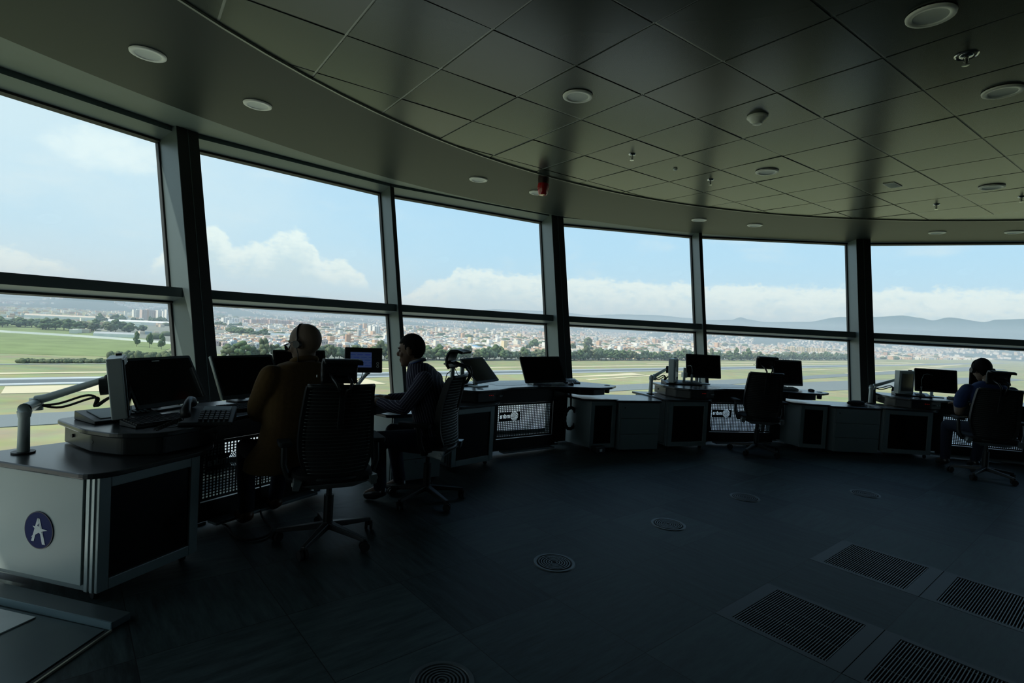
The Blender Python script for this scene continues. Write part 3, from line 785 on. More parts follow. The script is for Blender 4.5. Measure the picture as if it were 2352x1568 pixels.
m = MB(); m.lathe([(.01, CZ + .004), (CR, CZ + .004)], 96, (CCC.x, CCC.y, 0)); m.build('grid_bars', M_TBAR, ceil)
m = MB(); m.lathe([(CR - .012, CZ + .008), (CR - .012, CZ - .012), (CR + .004, CZ - .012), (CR + .004, CZ + .01)], 120, (CCC.x, CCC.y, 0)); m.build('edge_trim', M_TBAR, ceil)
# soffit: flat ring out to a second arc, then a paler band rising to the window heads
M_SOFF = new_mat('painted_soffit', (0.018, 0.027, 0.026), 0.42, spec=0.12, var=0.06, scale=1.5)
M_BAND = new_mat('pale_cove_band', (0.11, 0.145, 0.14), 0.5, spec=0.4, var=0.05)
SC = Vector((4.146, 0.728)); SR = 7.805
def poly_r(t_, off, z):
    # distance from the arc centre to the window line in a direction
    d = Vector((math.cos(t_), math.sin(t_))); best = 9.9
    P_ = [node(k, z) for k in range(len(HEAD))]
    for a, b_ in zip(P_[:-1], P_[1:]):
        e = Vector((b_.x - a.x, b_.y - a.y)); w = Vector((a.x - SC.x, a.y - SC.y)); den = d.x * e.y - d.y * e.x
        if abs(den) < 1e-9: continue
        s_ = (w.x * e.y - w.y * e.x) / den; q_ = (w.x * d.y - w.y * d.x) / den
        if s_ > 0 and -.001 <= q_ <= 1.001: best = s_; break
    return best + off
m = MB(); n_ = 360; vs = []
for k in range(n_):
    t_ = 2 * PI * k / n_; vs.append((CCC.x + (CR) * math.cos(t_), CCC.y + CR * math.sin(t_), CZ - .002))
for k in range(n_):
    t_ = 2 * PI * k / n_; r_ = min(SR, poly_r(t_, -.02, 3.05)); vs.append((SC.x + r_ * math.cos(t_), SC.y + r_ * math.sin(t_), CZ - .002))
m.add(vs, [(k, (k + 1) % n_, n_ + (k + 1) % n_, n_ + k) for k in range(n_)])
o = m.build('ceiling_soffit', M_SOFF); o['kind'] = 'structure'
m = MB(); vs = []; n_ = 360
for k in range(n_):
    t_ = 2 * PI * k / n_; r_ = min(SR - .001, poly_r(t_, -.02, 3.05)); vs.append((SC.x + r_ * math.cos(t_), SC.y + r_ * math.sin(t_), CZ - .002))
for k in range(n_):
    t_ = 2 * PI * k / n_; r_ = poly_r(t_, 0.0, 3.12); vs.append((SC.x + r_ * math.cos(t_), SC.y + r_ * math.sin(t_), CZ + .115))
m.add(vs, [(k, (k + 1) % n_, n_ + (k + 1) % n_, n_ + k) for k in range(n_)])
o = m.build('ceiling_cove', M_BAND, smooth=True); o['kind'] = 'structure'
# roof just past the glass, opaque core walls on the far right and behind
m = MB(); pl = []
for k in range(n_):
    t_ = 2 * PI * k / n_; r_ = poly_r(t_, .12, 3.15); pl.append((SC.x + r_ * math.cos(t_), SC.y + r_ * math.sin(t_)))
m.prism(pl, 3.17, 3.5); o = m.build('roof', new_mat('roof_metal', (.35, .36, .36), .6)); o['kind'] = 'structure'
M_WALL = new_mat('dark_core_wall', (0.05, 0.055, 0.055), 0.7)
def wall(name, a, b_):
    a, b_ = Vector(a), Vector(b_); c = (a + b_) / 2; m = MB(); m.box((c.x, c.y, 1.5), ((b_ - a).length, .2, 3.3), math.atan2(b_.y - a.y, b_.x - a.x)); o = m.build(name, M_WALL); o['kind'] = 'structure'
wall('wall_back', (-4.0, -4.15), (1.2, -4.6)); wall('wall_core', (1.2, -4.6), (6.3, -1.2)); wall('wall_right', (6.3, -1.2), (10.95, 4.05))

# ---- ceiling fittings
M_WHITE = new_mat('white_enamel', (0.80, 0.84, 0.80), 0.4, var=.04)
M_WHITED = new_mat('frosted_diffuser', (0.62, 0.68, 0.66), 0.5, var=.04)
def downlight(x, y, label, group=None, s=1.0):
    root = thing('downlight', label, 'ceiling light', (x, y, CZ - .004), group=group); root.scale = (s, s, 1)
    r_ = MB(); r_.lathe([(.102, 0), (.100, -.008), (.094, -.011), (.074, -.010), (.071, -.004)], 40); r_.build('rim', M_WHITE, root, smooth=True)
    r_ = MB(); r_.lathe([(.072, -.006), (.060, -.004), (.03, -.002), (.001, -.0015)], 36); r_.build('reflector', M_WHITED, root, smooth=True)
DL = [(-2.388, 3.442, 'round downlight in the soffit, nearest of the curved line at the upper left'), (-2.045, 4.177, 'round downlight in the soffit, second of the line at the upper left'),
      (-.464, 5.973, 'round soffit downlight left of the red beacon'), (.208, 6.406, 'round soffit downlight partly hidden behind the red beacon'),
      (2.471, 7.429, 'round soffit downlight just right of the slim upright, left one of its pair'), (3.301, 7.573, 'round soffit downlight, right one of the pair left of the rightmost column'),
      (5.728, 7.415, 'round soffit downlight right of the rightmost column, left one of its pair'), (6.522, 7.135, 'round soffit downlight cut off at the right edge'),
      (1.912, 2.618, 'largest round ceiling downlight at the top right corner'), (2.903, 3.329, 'round ceiling downlight below the sprinkler at the right edge'),
      (.357, 3.718, 'round ceiling downlight in a dark tile near the middle'), (2.325, 5.148, 'round ceiling downlight between the smoke detector and the windows'),
      (4.541, 5.245, 'round ceiling downlight right of the flat white air vent')]
for x, y, l in DL: downlight(x, y, l)
M_CHROME = new_mat('chrome', (0.55, 0.57, 0.55), 0.25, metal=1.0, var=.03)
def sprinkler(x, y, label, ring=False):
    root = thing('sprinkler', label, 'sprinkler', (x, y, CZ))
    r_ = MB(); r_.lathe([(.034, 0), (.03, -.008), (.008, -.010)], 20); r_.build('escutcheon', M_CHROME, root, smooth=True)
    r_ = MB(); r_.cyl((0, 0, -.005), (0, 0, -.05), .007, n=8); r_.tube([(-.012, 0, -.01), (-.016, 0, -.03), (0, 0, -.05), (.016, 0, -.03), (.012, 0, -.01)], .002, 6); r_.lathe([(.004, -.05), (.018, -.052), (.018, -.054), (.003, -.055)], 12); r_.build('head', M_CHROME, root)
    if ring:
        r_ = MB(); r_.lathe([(.055, 0), (.05, -.006), (.045, -.001)], 24); r_.build('outer_ring', M_CHROME, root)
for x, y, l, g in [(.985, 4.874, 'small chrome sprinkler hanging between the red beacon and the smoke detector', 0), (1.926, 5.523, 'faint small sprinkler left of the downlight by the windows', 0),
                (4.604, 6.003, 'chrome sprinkler over the rightmost column, below the flat vent', 0), (5.1, 5.53, 'chrome sprinkler close to the right edge of the picture', 0), (2.369, 2.958, 'ringed chrome sprinkler between the two largest downlights', 1)]: sprinkler(x, y, l, g)
root = thing('smoke_detector', 'white domed smoke detector hanging from a ceiling tile', 'smoke detector', (1.669, 3.904, CZ))
r_ = MB(); r_.lathe([(.001, 0), (.07, 0), (.072, -.012), (.062, -.02)], 32); r_.build('base', M_WHITE, root, smooth='auto')
r_ = MB(); r_.lathe([(.062, -.02), (.052, -.034), (.034, -.046), (.032, -.056), (.001, -.060)], 32); r_.build('sensor_dome', M_WHITE, root, smooth='auto')
root = thing('air_vent', 'flat white rectangular vent plate in a ceiling tile', 'vent', (3.668, 5.366, CZ), CA)
r_ = MB(); r_.box((0, 0, -.004), (.10, .20, .008)); r_.build('plate', M_WHITE, root, bevel=.002)
r_ = MB(); 
for k in range(7): r_.box((-.036 + .012 * k, 0, -.0095), (.004, .17, .003))
r_.build('louvres', M_WHITED, root)
root = thing('ceiling_sensor', 'tiny round sensor on a ceiling tile near the small sprinklers', 'sensor', (1.478, 5.226, CZ))
r_ = MB(); r_.lathe([(.022, 0), (.018, -.012), (.001, -.014)], 16); r_.build('cap', M_WHITED, root, smooth=True)
root = thing('alarm_beacon', 'red glass alarm beacon hanging from the ceiling edge over the windows', 'beacon', (.241, 5.74, CZ))
M_RED = new_mat('red_lens', (0.42, 0.012, 0.015), 0.18, spec=.6, coat=.6)
r_ = MB(); r_.lathe([(.001, 0), (.058, 0), (.060, -.04), (.056, -.075)], 28); r_.build('socket', new_mat('beacon_socket', (.03, .012, .012), .4), root, smooth='auto')
r_ = MB(); r_.lathe([(.056, -.075), (.062, -.105), (.056, -.15), (.048, -.185), (.04, -.195), (.001, -.197)], 28); r_.build('lens', M_RED, root, smooth='auto')
r_ = MB()
for z in (-.105, -.125, -.145, -.165): r_.lathe([(.0605 - abs(z + .11) * .2, z), (.063 - abs(z + .11) * .2, z - .003), (.0605 - abs(z + .11) * .2, z - .006)], 28)
r_.build('lens_ribs', M_RED, root)
# ================================================================== workstations
M_CAB = new_mat('silver_grey_cabinet', (0.26, 0.32, 0.325), 0.42, metal=0.4, var=0.05, scale=3)
M_SIDE = new_mat('lit_side_tone', (0.48, 0.56, 0.54), 0.38, var=0.04, scale=2)  # paler than the fronts: light on the side faces put into the colour
M_CABE = new_mat('aluminium_edge', (0.40, 0.47, 0.47), 0.35, metal=0.5, var=0.04)
M_TOP = new_mat('black_laminate_top', (0.030, 0.034, 0.036), 0.27, spec=0.55, var=0.1, scale=20)
M_BLK = new_mat('black_plastic', (0.018, 0.020, 0.021), 0.45, var=0.1)
M_BLK2 = new_mat('black_metal', (0.022, 0.025, 0.026), 0.35, metal=0.2)
M_SMOKE = new_mat('smoked_door_glass', (0.006, 0.006, 0.006), 0.12, spec=0.4)
M_SCR = new_mat('dark_screen', (0.004, 0.004, 0.005), 0.10, spec=0.45)
M_SIL = new_mat('silver_plastic', (0.60, 0.67, 0.67), 0.38, metal=0.15)
M_SILD = new_mat('grey_casing', (0.25, 0.30, 0.31), 0.45, metal=0.1)
M_PERF = new_mat('perforated_panel_metal', (0.05, 0.055, 0.055), 0.5, metal=0.3)
M_LEDR = new_mat('red_indicator', (0.3, 0.0, 0.0), 0.4, emit=(1.0, 0.04, 0.03), estr=0.14)
M_KEY = new_mat('pale_keys', (0.42, 0.45, 0.44), 0.5)
M_RUB = new_mat('black_rubber', (0.015, 0.015, 0.016), 0.7)
M_WH = new_mat('white_plastic', (0.75, 0.77, 0.75), 0.4)

class Frame:
    def __init__(s, x, y, deg):
        s.o = Vector((x, y)); s.a = math.radians(deg); s.e = Vector((math.cos(s.a), math.sin(s.a))); s.n = Vector((-math.sin(s.a), math.cos(s.a)))
    def p(s, x, y, z=0.0): q = s.o + s.e * x + s.n * y; return (q.x, q.y, z)
STN = {'A': Frame(-1.932, 3.463, 61), 'B': Frame(-.144, 5.985, 36), 'C': Frame(2.69, 7.22, 12), 'D': Frame(5.82, 7.28, -13.6)}
WORD = {'A': 'the nearest workstation on the left', 'B': 'the second workstation', 'C': 'the third workstation', 'D': 'the rightmost workstation'}
SHORT = {'A': 'nearest', 'B': 'second', 'C': 'third', 'D': 'rightmost'}

def round_poly(pl, r=0.03, n=4):
    """round the corners of an outline"""
    out = []; L = len(pl)
    for i in range(L):
        p0, p, p1 = Vector(pl[i - 1]), Vector(pl[i]), Vector(pl[(i + 1) % L])
        d0, d1 = (p0 - p), (p1 - p); q = min(r, d0.length * .45, d1.length * .45)
        a, b = p + d0.normalized() * q, p + d1.normalized() * q
        for k in range(n + 1):
            t_ = k / n; out.append(tuple((1 - t_) ** 2 * a + 2 * t_ * (1 - t_) * p + t_ * t_ * b))
    return out

def cabinet(name, label, cat, fr, FL, FR, BR, BL, z0, z1, door=True, drawers=0, side_edge=True, emblem=False, group=None):
    """a free standing cabinet given by its four corners in the workstation's frame"""
    root = thing(name, label, cat, fr.p(*((Vector(FL) + Vector(FR)) / 2)), fr.a, group)
    o2 = (Vector(FL) + Vector(FR)) / 2
    P = [Vector(q) - o2 for q in (FL, FR, BR, BL)]
    b = MB(); b.prism([tuple(q) for q in P], z0, z1); b.build('body', M_CAB, root, bevel=.004)
    f = P[1] - P[0]; W_ = f.length; ang = math.atan2(f.y, f.x); mid = (P[0] + P[1]) / 2
    X = Matrix.Translation((mid.x, mid.y, 0)) @ Matrix.Rotation(ang, 4, 'Z')
    H_ = z1 - z0; zc = (z0 + z1) / 2
    if door:
        d = MB(); bw = .055 if W_ > .4 else .05
        for (x, z, w, h) in ((-W_ / 2 + bw / 2, zc, bw, H_), (W_ / 2 - bw / 2, zc, bw, H_), (0, z0 + bw / 2, W_ - 2 * bw, bw), (0, z1 - bw / 2, W_ - 2 * bw, bw)):
            d.box((x, -.012, z), (w, .02, h))
        d.xf(X); dr = d.build('door', M_CAB, root, bevel=.003)
        d = MB(); d.box((0, -.006, zc), (W_ - 2 * bw, .006, H_ - 2 * bw)); d.xf(X); d.build('glass', M_SMOKE, dr)
    if drawers:
        hh = H_ / drawers
        for k in range(drawers):
            d = MB(); z = z1 - (k + .5) * hh; d.box((0, -.011, z), (W_ - .012, .02, hh - .006)); d.xf(X)
            dr = d.build('drawer', M_CAB, root, bevel=.002)
            d = MB(); d.cyl((0, -.020, z + hh * .33), (0, -.026, z + hh * .33), .010, n=14); d.xf(X); d.build('knob', M_SILD, dr)
        d = MB(); d.cyl((-W_ / 2 + .05, -.020, z1 - .06), (-W_ / 2 + .05, -.026, z1 - .06), .007, n=12); d.xf(X); d.build('lock', M_BLK, root)
    if side_edge:
        # upright aluminium edge profiles on the left front corner
        d = MB(); s_ = (P[3] - P[0]).normalized()
        for k, w in ((.012, .018), (.045, .022)):
            c = P[0] + s_ * k; d.box((c.x, c.y, zc), (w, .012, H_), math.atan2(s_.y, s_.x))
        d.build('edge_profile', M_CABE, root, bevel=.002)
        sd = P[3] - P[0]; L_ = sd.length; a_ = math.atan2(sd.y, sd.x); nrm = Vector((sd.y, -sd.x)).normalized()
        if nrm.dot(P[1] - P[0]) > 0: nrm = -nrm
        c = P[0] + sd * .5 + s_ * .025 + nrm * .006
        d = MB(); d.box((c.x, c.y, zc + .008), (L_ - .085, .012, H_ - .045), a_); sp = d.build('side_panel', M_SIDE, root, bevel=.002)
        if emblem:
            E = P[0] + s_ * .335 + nrm * .013; Y = Matrix(((s_.x * -1, 0, nrm.x, E.x), (s_.y * -1, 0, nrm.y, E.y), (0, 1, 0, .315), (0, 0, 0, 1)))
            make_emblem(root, Y)
    # castors
    for q in P:
        c = q * .86 + (sum(P, Vector((0, 0))) / 4) * .14
        w = MB(); w.cyl((c.x - .012, c.y, .022), (c.x + .012, c.y, .022), .022, n=14); w.box((c.x, c.y, .040), (.02, .03, max(.01, z0 - .036)))
        w.build('castor', M_RUB, root)
    return root

def make_emblem(root, Y):
    """blue oval badge with a white capital A crossed by a shooting star"""
    d = MB(); n = 48; R = .089
    d.lathe([(.001, .004), (R, .004), (R + .004, .0025), (R + .004, 0)], n); d.xf(Y)
    bd = d.build('emblem', [new_mat('emblem_blue', (.012, .024, .13), .6, spec=.15)], root)
    d = MB(); d.lathe([(R, .0045), (R + .004, .004)], n); d.xf(Y); d.build('emblem_rim', new_mat('emblem_rim', (.006, .008, .03), .4), bd)
    m_ = new_mat('emblem_white', (.78, .84, .86), .35); d = MB()
    def pr(pl, z=.0045, t_=.0012): d.prism([(x * .0083, y * .0083) for x, y in pl], z, z + t_)
    pr([(-.9, 7.2), (.9, 7.2), (-3.4, -7.0), (-5.4, -7.0)])                 # left leg of the A
    pr([(-.9, 7.2), (.9, 7.2), (5.6, -8.0), (3.2, -8.0)])                   # right leg
    pr([(-4.4, 2.3), (-.6, 1.9), (.9, 4.3), (1.6, 1.5), (7.2, .9), (2.6, -.4), (3.6, -3.2), (.7, -1.2), (-5.4, -4.7), (-1.2, -.2)], .0055)   # the star with its tail
    d.xf(Y); d.build('letter_a', m_, bd)
    d = MB(); d.prism([(x * .0083, y * .0083) for x, y in [(-.7, 2.9), (.7, 2.4), (.15, 4.2)]], .0068, .0072); d.xf(Y); d.build('counter', new_mat('emblem_blue_inner', (.012, .024, .13), .6, spec=.15), bd)

def slab(name, label, fr, pl, z0, z1, r=.03, mat=None, cat='counter'):
    b = MB(); b.prism([fr.p(x, y)[:2] for x, y in round_poly(pl, r)], z0, z1)
    o = b.build(name, mat or M_TOP, bevel=.006); return tag(o, label, cat)

# ---------------- perforated modesty panel with the maker's name cut through it, seen from behind
GLY = {'i': ["..", "..", "..", "##", "##", "##", "##", "##", "##", "##", "##", "##"],
       'n': [".......", ".......", ".......", "######.", "#######", "##...##", "##...##", "##...##", "##...##", "##...##", "##...##", "##...##"],
       'd': [".....##", ".....##", ".....##", ".######", "#######", "##...##", "##...##", "##...##", "##...##", "##...##", "#######", ".######"],
       'r': ["....", "....", "....", "####", "####", "##..", "##..", "##..", "##..", "##..", "##..", "##.."],
       'a': [".......", ".......", ".......", "######.", "#######", ".....##", ".######", "#######", "##...##", "##...##", "#######", ".######"]}
def perf_panel(key, fr, x0, x1, yoff):
    root = thing('perforated_panel', 'dark perforated metal panel with cut out lettering under ' + WORD[key], 'panel', fr.p((x0 + x1) / 2, yoff), fr.a)
    c = .004; zb, zt = .165, .565; W_ = x1 - x0; nx, nz = int(W_ / c), int((zt - zb) / c)
    g = np.zeros((nz, nx), bool)      # True = hole; row 0 at the top
    for r_ in range(6, nz - 4, 5):
        for q in range(5, nx - 4, 6): g[r_:r_ + 3, q:q + 3] = True
    # name plate area
    tx0, ty0 = 8, 24
    g[ty0:ty0 + 27, tx0:tx0 + 72] = False
    x = tx0 + 4
    word = 'indra'
    rows = []
    for ch in word: rows.append(GLY[ch])
    wtot = sum(len(q[0]) for q in rows) + 2 * 4
    txt = np.zeros((12, wtot), bool); q0 = 0
    for q in rows:
        for i, line in enumerate(q):
            for j_, ch in enumerate(line): txt[i, q0 + j_] = ch == '#'
        q0 += len(q[0]) + 2
    txt = txt[:, ::-1]
    g[ty0 + 6:ty0 + 18, x:x + wtot] = txt
    cx, cz = x + wtot + 15, ty0 + 12.5
    for ring, cnt in ((0, 1), (3.3, 6), (6.4, 12), (9.4, 18), (12.2, 24)):
        for k in range(cnt):
            t_ = 2 * PI * k / cnt + ring * .2; q, r_ = int(round(cx + ring * math.cos(t_))), int(round(cz + ring * math.sin(t_)))
            g[r_ - 1:r_ + 1, q - 1:q + 1] = True
    b = MB()
    for r_ in range(nz):
        q = 0; z1_ = zt - r_ * c; z0_ = z1_ - c
        while q < nx:
            if g[r_, q]: q += 1; continue
            e_ = q
            while e_ < nx and not g[r_, e_]: e_ += 1
            # merge is per row; a thin metal sheet
            b.add([(q * c - W_ / 2, 0, z0_), (e_ * c - W_ / 2, 0, z0_), (e_ * c - W_ / 2, 0, z1_), (q * c - W_ / 2, 0, z1_)], [(0, 1, 2, 3)]); q = e_
    b.build('sheet', M_PERF, root)
    b = MB(); b.box((0, .012, .655), (W_ + .16, .022, .18)); b.box((0, .0, .10), (W_ + .10, .022, .13)); b.box((-W_ / 2 - .09, 0, .40), (.18, .022, .66)); b.box((W_ / 2 + .11, 0, .40), (.22, .022, .66))
    b.build('surround', M_BLK2, root)
    b = MB(); b.box((0, -.07, .035), (W_ * .9, .10, .02)); b.build('cable_tray', M_SILD, root, bevel=.004)
    return root

DESK = [(-.66, .40), (-.69, 0), (-.64, -.22), (-.48, -.36), (-.22, -.33), (.08, -.18), (.5, -.15), (.88, -.27), (1.18, -.42), (1.40, -.41), (1.64, -.27), (1.62, -.12), (1.28, .38), (0.9, .44), (0, .45), (-.4, .43)]
def desk(key, fr):
    root = thing('desk', 'black curved desk top of ' + WORD[key], 'desk', fr.p(.45, 0), fr.a)
    pl = [(x - .45, y) for x, y in round_poly(DESK, .06, 5)]
    b = MB(); b.prism(pl, .745, .772); b.build('desktop', M_TOP, root, bevel=.006)
    # inlaid front writing surface
    b = MB(); b.prism([(x - .45, y) for x, y in round_poly([(.02, .0), (.95, -.0), (1.05, .22), (-.02, .24)], .03)], .7722, .7735); b.build('inlay', new_mat('grey_laminate_inlay', (.075, .085, .09), .3), root)
    # left instrument box
    bx = [(-.64, .34), (-.655, -.02), (-.60, -.20), (-.46, -.325), (-.22, -.295), (-.06, -.20), (-.04, .34)]
    b = MB(); b.prism([(x - .45, y) for x, y in round_poly(bx, .025)], .648, .745); ib = b.build('instrument_box', M_BLK2, root, bevel=.004)
    b = MB()
    for k in range(3 if key != 'A' else 0): b.box((-.45 - .30 + k * .022, -.3135 + .002 * k - .006, .715), (.006, .006, .005), .12)
    if key != 'A': b.build('indicator_light', M_LEDR, ib)
    for k in range(2):
        b = MB(); b.cyl((-.45 - .15 + k * .03, -.268 + k * .014, .70), (-.45 - .145 + k * .03, -.290 + k * .014, .70), .009, n=12); b.build('headset_socket', M_SILD, ib)
    for k in (-.05, .18):
        b = MB(); b.cyl((-1.09, k + .03, .70), (-1.104, k + .03, .70), .010, n=12); b.build('screw', M_BLK, ib)
    # right hand box and cup
    bx = [(1.02, -.26), (1.16, -.34), (1.38, -.33), (1.42, -.05), (1.05, .3), (.95, .0)]
    b = MB(); b.prism([(x - .45, y) for x, y in round_poly(bx, .03)], .672, .745); b.build('drawer_box', M_BLK2, root)
    b = MB(); b.lathe([(.001, .68), (.030, .68), (.034, .745)], 20, (1.50 - .45, -.24, 0)); b.build('cup_holder', M_BLK, root, smooth='auto')
    for x, y in ((1.50, -.24), (-.36, -.22)):
        b = MB(); b.lathe([(.028, .772), (.031, .775), (.036, .775), (.038, .772)], 24, (x - .45, y, 0)); gm = b.build('grommet', M_BLK, root)
        b = MB(); b.lathe([(.001, .7726), (.028, .7726)], 20, (x - .45, y, 0)); b.build('hole', M_BLACK, gm)
    # supports
    for x, y in ((-.35, .22), (1.12, .10)):
        b = MB(); b.box((x - .45, y, .20 if x > 0 else .69), (.06, .5, .9 if x > 0 else .09) if False else (.05, .30, .10)); 
    b = MB(); b.box((.0, .25, .70), (1.15, .05, .09)); b.build('rear_beam', M_BLK2, root)
    for x in (.05, 1.02):
        b = MB(); b.box((x - .45, .27, .335), (.045, .09, .67)); b.box((x - .45, .25, .01), (.07, .26, .02)); b.build('leg', M_SILD, root, bevel=.003)
    return root

CAB = {'A': ((-.80, -.42), (-.262, -.33), (-.30, .34), (-1.00, .33)), 'B': ((-.80, -.43), (-.26, -.34), (-.28, .36), (-.92, .34)),
       'C': ((-.785, -.365), (-.215, -.30), (-.25, .36), (-.90, .36)), 'D': ((-.80, -.42), (-.21, -.31), (-.25, .16), (-.84, -.02))}
for key, fr in STN.items():
    FL, FR, BR, BL = CAB[key]
    lab = {'A': 'large grey cabinet with a round blue A badge, at the left edge', 'B': 'grey cabinet with black glass door, left end of the second workstation',
           'C': 'grey cabinet with black glass door under the left end of the third workstation', 'D': 'grey cabinet with black glass door under the left end of the rightmost workstation'}[key]
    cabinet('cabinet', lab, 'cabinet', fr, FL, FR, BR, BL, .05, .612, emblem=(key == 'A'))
    sl = [(FL[0] - .05, FL[1] - .015), (FL[0] + .05, FL[1] - .05), (FR[0] + .01, FR[1] - .05), (-.10, -.24), (.0, .34 if key != 'D' else .26), (BL[0] - .06, BL[1] + .03)]
    slab('countertop', 'thin black top board on the left cabinet of ' + WORD[key], fr, sl, .613, .640, .05)
    perf_panel(key, fr, .02, .84 if key == 'B' else .95, {'A': .10, 'B': .0, 'C': .0, 'D': -.06}[key])
    desk(key, fr)
    if key == 'A': continue
    # small right hand cabinet
    cabinet('cabinet', 'narrow grey cabinet with slim dark door, right end of ' + WORD[key], 'cabinet', fr, (1.13, -.345), (1.45, -.445), (1.53, .15), (1.10, .28), .05, .605, side_edge=False)
    # the angled corner post beside it
    slab('countertop', 'black top board on the narrow right cabinet of ' + WORD[key], fr, [(1.04, -.30), (1.12, -.37), (1.47, -.47), (1.55, -.40), (1.62, .14), (1.06, .34)], .606, .630, .03)

# drawer cabinets between the workstations
def between(x, y, deg, label, lab2, w=.53):
    fr = Frame(x, y, deg)
    cabinet('drawer_cabinet', label, 'drawer cabinet', fr, (0, 0), (w, 0), (w + .06, .50), (-.10, .50), .03, .598, door=False, drawers=3, side_edge=False)
    slab('countertop', lab2, fr, [(-.05, -.025), (w + .03, -.025), (w + .14, .52), (-.20, .52)], .600, .626, .03)
between(1.345, 6.445, 17.4, 'grey three drawer cabinet between the second and third workstations', 'black top board on the drawer cabinet between the second and third workstations')
between(4.285, 7.045, 2.3, 'grey three drawer cabinet between the third and rightmost workstations', 'black top board on the drawer cabinet left of the rightmost workstation', .60)
between(-1.00, 4.635, 37, 'grey three drawer cabinet hidden behind the seated men', 'black top board on the drawer cabinet behind the seated men', .49)

# ---------------------------------------------------------------- monitors
def monitor(name, label, cx, cy, zb, yaw, tilt, w, h, roll=0.0, thick=.035, stand=None, frame=.018, curved=False, silver=False, badge=False, cat='monitor', screen=None):
    """bottom centre of the screen, yaw of its width, tilt backwards"""
    root = thing(name, label, cat, (cx, cy, zb)); root.rotation_euler = (0, 0, math.radians(yaw))
    T = Matrix.Rotation(-math.radians(tilt), 4, 'X') @ Matrix.Rotation(-math.radians(roll), 4, 'Y')
    b = MB(); pl = round_poly([(-w / 2, 0), (w / 2, 0), (w / 2, h), (-w / 2, h)], .014)
    n = len(pl); b.add([(x, 0, z) for x, z in pl] + [(x, thick * .45, z) for x, z in pl] + [(x * .8, thick, h / 2 + (z - h / 2) * .7) for x, z in pl],
                       [tuple(range(n))] + [(i, (i + 1) % n, n + (i + 1) % n, n + i) for i in range(n)] + [(n + i, n + (i + 1) % n, 2 * n + (i + 1) % n, 2 * n + i) for i in range(n)] + [tuple(range(2 * n, 3 * n))])
    b.xf(T); b.build('casing', M_BLK, root)
    b = MB(); b.box((0, -.001, h / 2 + .004), (w - 2 * frame, .003, h - 2 * frame - .01)); b.xf(T); sc = b.build('screen', screen or M_SCR, root)
    if silver:
        b = MB(); b.box((-w / 2 - .003, .008, h / 2), (.008, .02, h)); b.xf(T); b.build('side_trim', M_SIL, root)
    if badge:
        b = MB(); b.box((-.02, -.003, h - .030), (.055, .003, .006)); b.xf(T); b.build('badge', M_WH, root)
    if stand:
        kind, zt = stand       # height of the surface under it, relative
        b = MB(); m_ = T @ Vector((0, thick, h * .42))
        b.tube([(0, m_.y, m_.z), (0, m_.y + .06, m_.z - .03), (0, m_.y + .07, zt + .03), (0, m_.y + .04, zt + .008)], [.018, .02, .02, .022], 10)
        b.build('neck', M_SIL if kind == 's' else M_BLK, root, smooth=True)
        b = MB(); b.prism(round_poly([(-.11, m_.y - .06), (.11, m_.y - .06), (.11, m_.y + .10), (-.11, m_.y + .10)], .03), zt, zt + .012); b.build('foot', M_SIL if kind == 's' else M_BLK, root, bevel=.003)
    return root
DZ = .7735
monitor('monitor', 'large black monitor tilted back beside the silver arm, nearest the camera', -2.181, 3.518, .815, 76, 30, .535, .345, stand=('b', DZ - .815), badge=True)
monitor('monitor', 'black monitor with a silver left edge, left of the bald man', -1.90, 4.02, .815, 64, 27, .52, .335, silver=True, stand=('b', DZ - .815))
monitor('monitor', 'black monitor mostly hidden behind the bald man head', -1.80, 4.66, .86, 40, 20, .45, .29, stand=('b', -.086))
monitor('monitor', 'small black monitor leaning far back at the left end of the second workstation', -.227, 5.761, .835, 57, 45, .42, .34, 2, thick=.03, stand=('s', DZ - .835))
monitor('monitor', 'black monitor behind the pale keyboard on the second workstation', .426, 6.232, .815, 25, 33, .54, .34, 2, stand=('b', DZ - .815))
monitor('monitor', 'black monitor on a silver pole arm at the third workstation', 2.70, 7.50, .865, 5, 12, .50, .33, stand=('s', DZ - .865))
monitor('monitor', 'black monitor partly behind the empty chair at the third workstation', 3.90, 7.52, .82, 12, 10, .46, .36, stand=('b', DZ - .82))
monitor('monitor', 'wide black monitor left of the person in the blue shirt', 5.86, 7.39, .85, -16, 12, .50, .32, stand=('s', DZ - .85))
monitor('monitor', 'small dark monitor just peeping out left of the head of the person in blue', 6.42, 7.22, .84, -30, 8, .40, .36, stand=('b', -.07))

# touch panel with a lit blue screen
M_LIT = bpy.data.materials.new('lit_menu_screen'); M_LIT.use_nodes = True
t = M_LIT.node_tree; bs = t.nodes['Principled BSDF']; bs.inputs['Base Color'].default_value = (.01, .01, .02, 1); bs.inputs['Roughness'].default_value = .2
tx = t.nodes.new('ShaderNodeTexCoord'); bk = t.nodes.new('ShaderNodeTexBrick'); bk.inputs['Scale'].default_value = 1.0
bk.inputs['Color1'].default_value = (.016, .03, .16, 1); bk.inputs['Color2'].default_value = (.02, .045, .13, 1); bk.inputs['Mortar'].default_value = (.035, .06, .15, 1)
bk.inputs['Mortar Size'].default_value = .008; bk.inputs['Brick Width'].default_value = .06; bk.inputs['Row Height'].default_value = .022
mp = t.nodes.new('ShaderNodeMapping'); mp.inputs['Rotation'].default_value = (PI / 2, 0, 0)
t.links.new(tx.outputs['Object'], mp.inputs[0]); t.links.new(mp.outputs[0], bk.inputs['Vector']); t.links.new(bk.outputs['Color'], bs.inputs['Emission Color']); bs.inputs['Emission Strength'].default_value = 0.45
root = thing('touch_panel', 'small touch panel with a glowing blue menu on an arm between the two men', 'touch screen', (-1.202, 4.412, 1.0)); root.rotation_euler.z = math.radians(25)
T = Matrix.Rotation(-math.radians(12), 4, 'X')
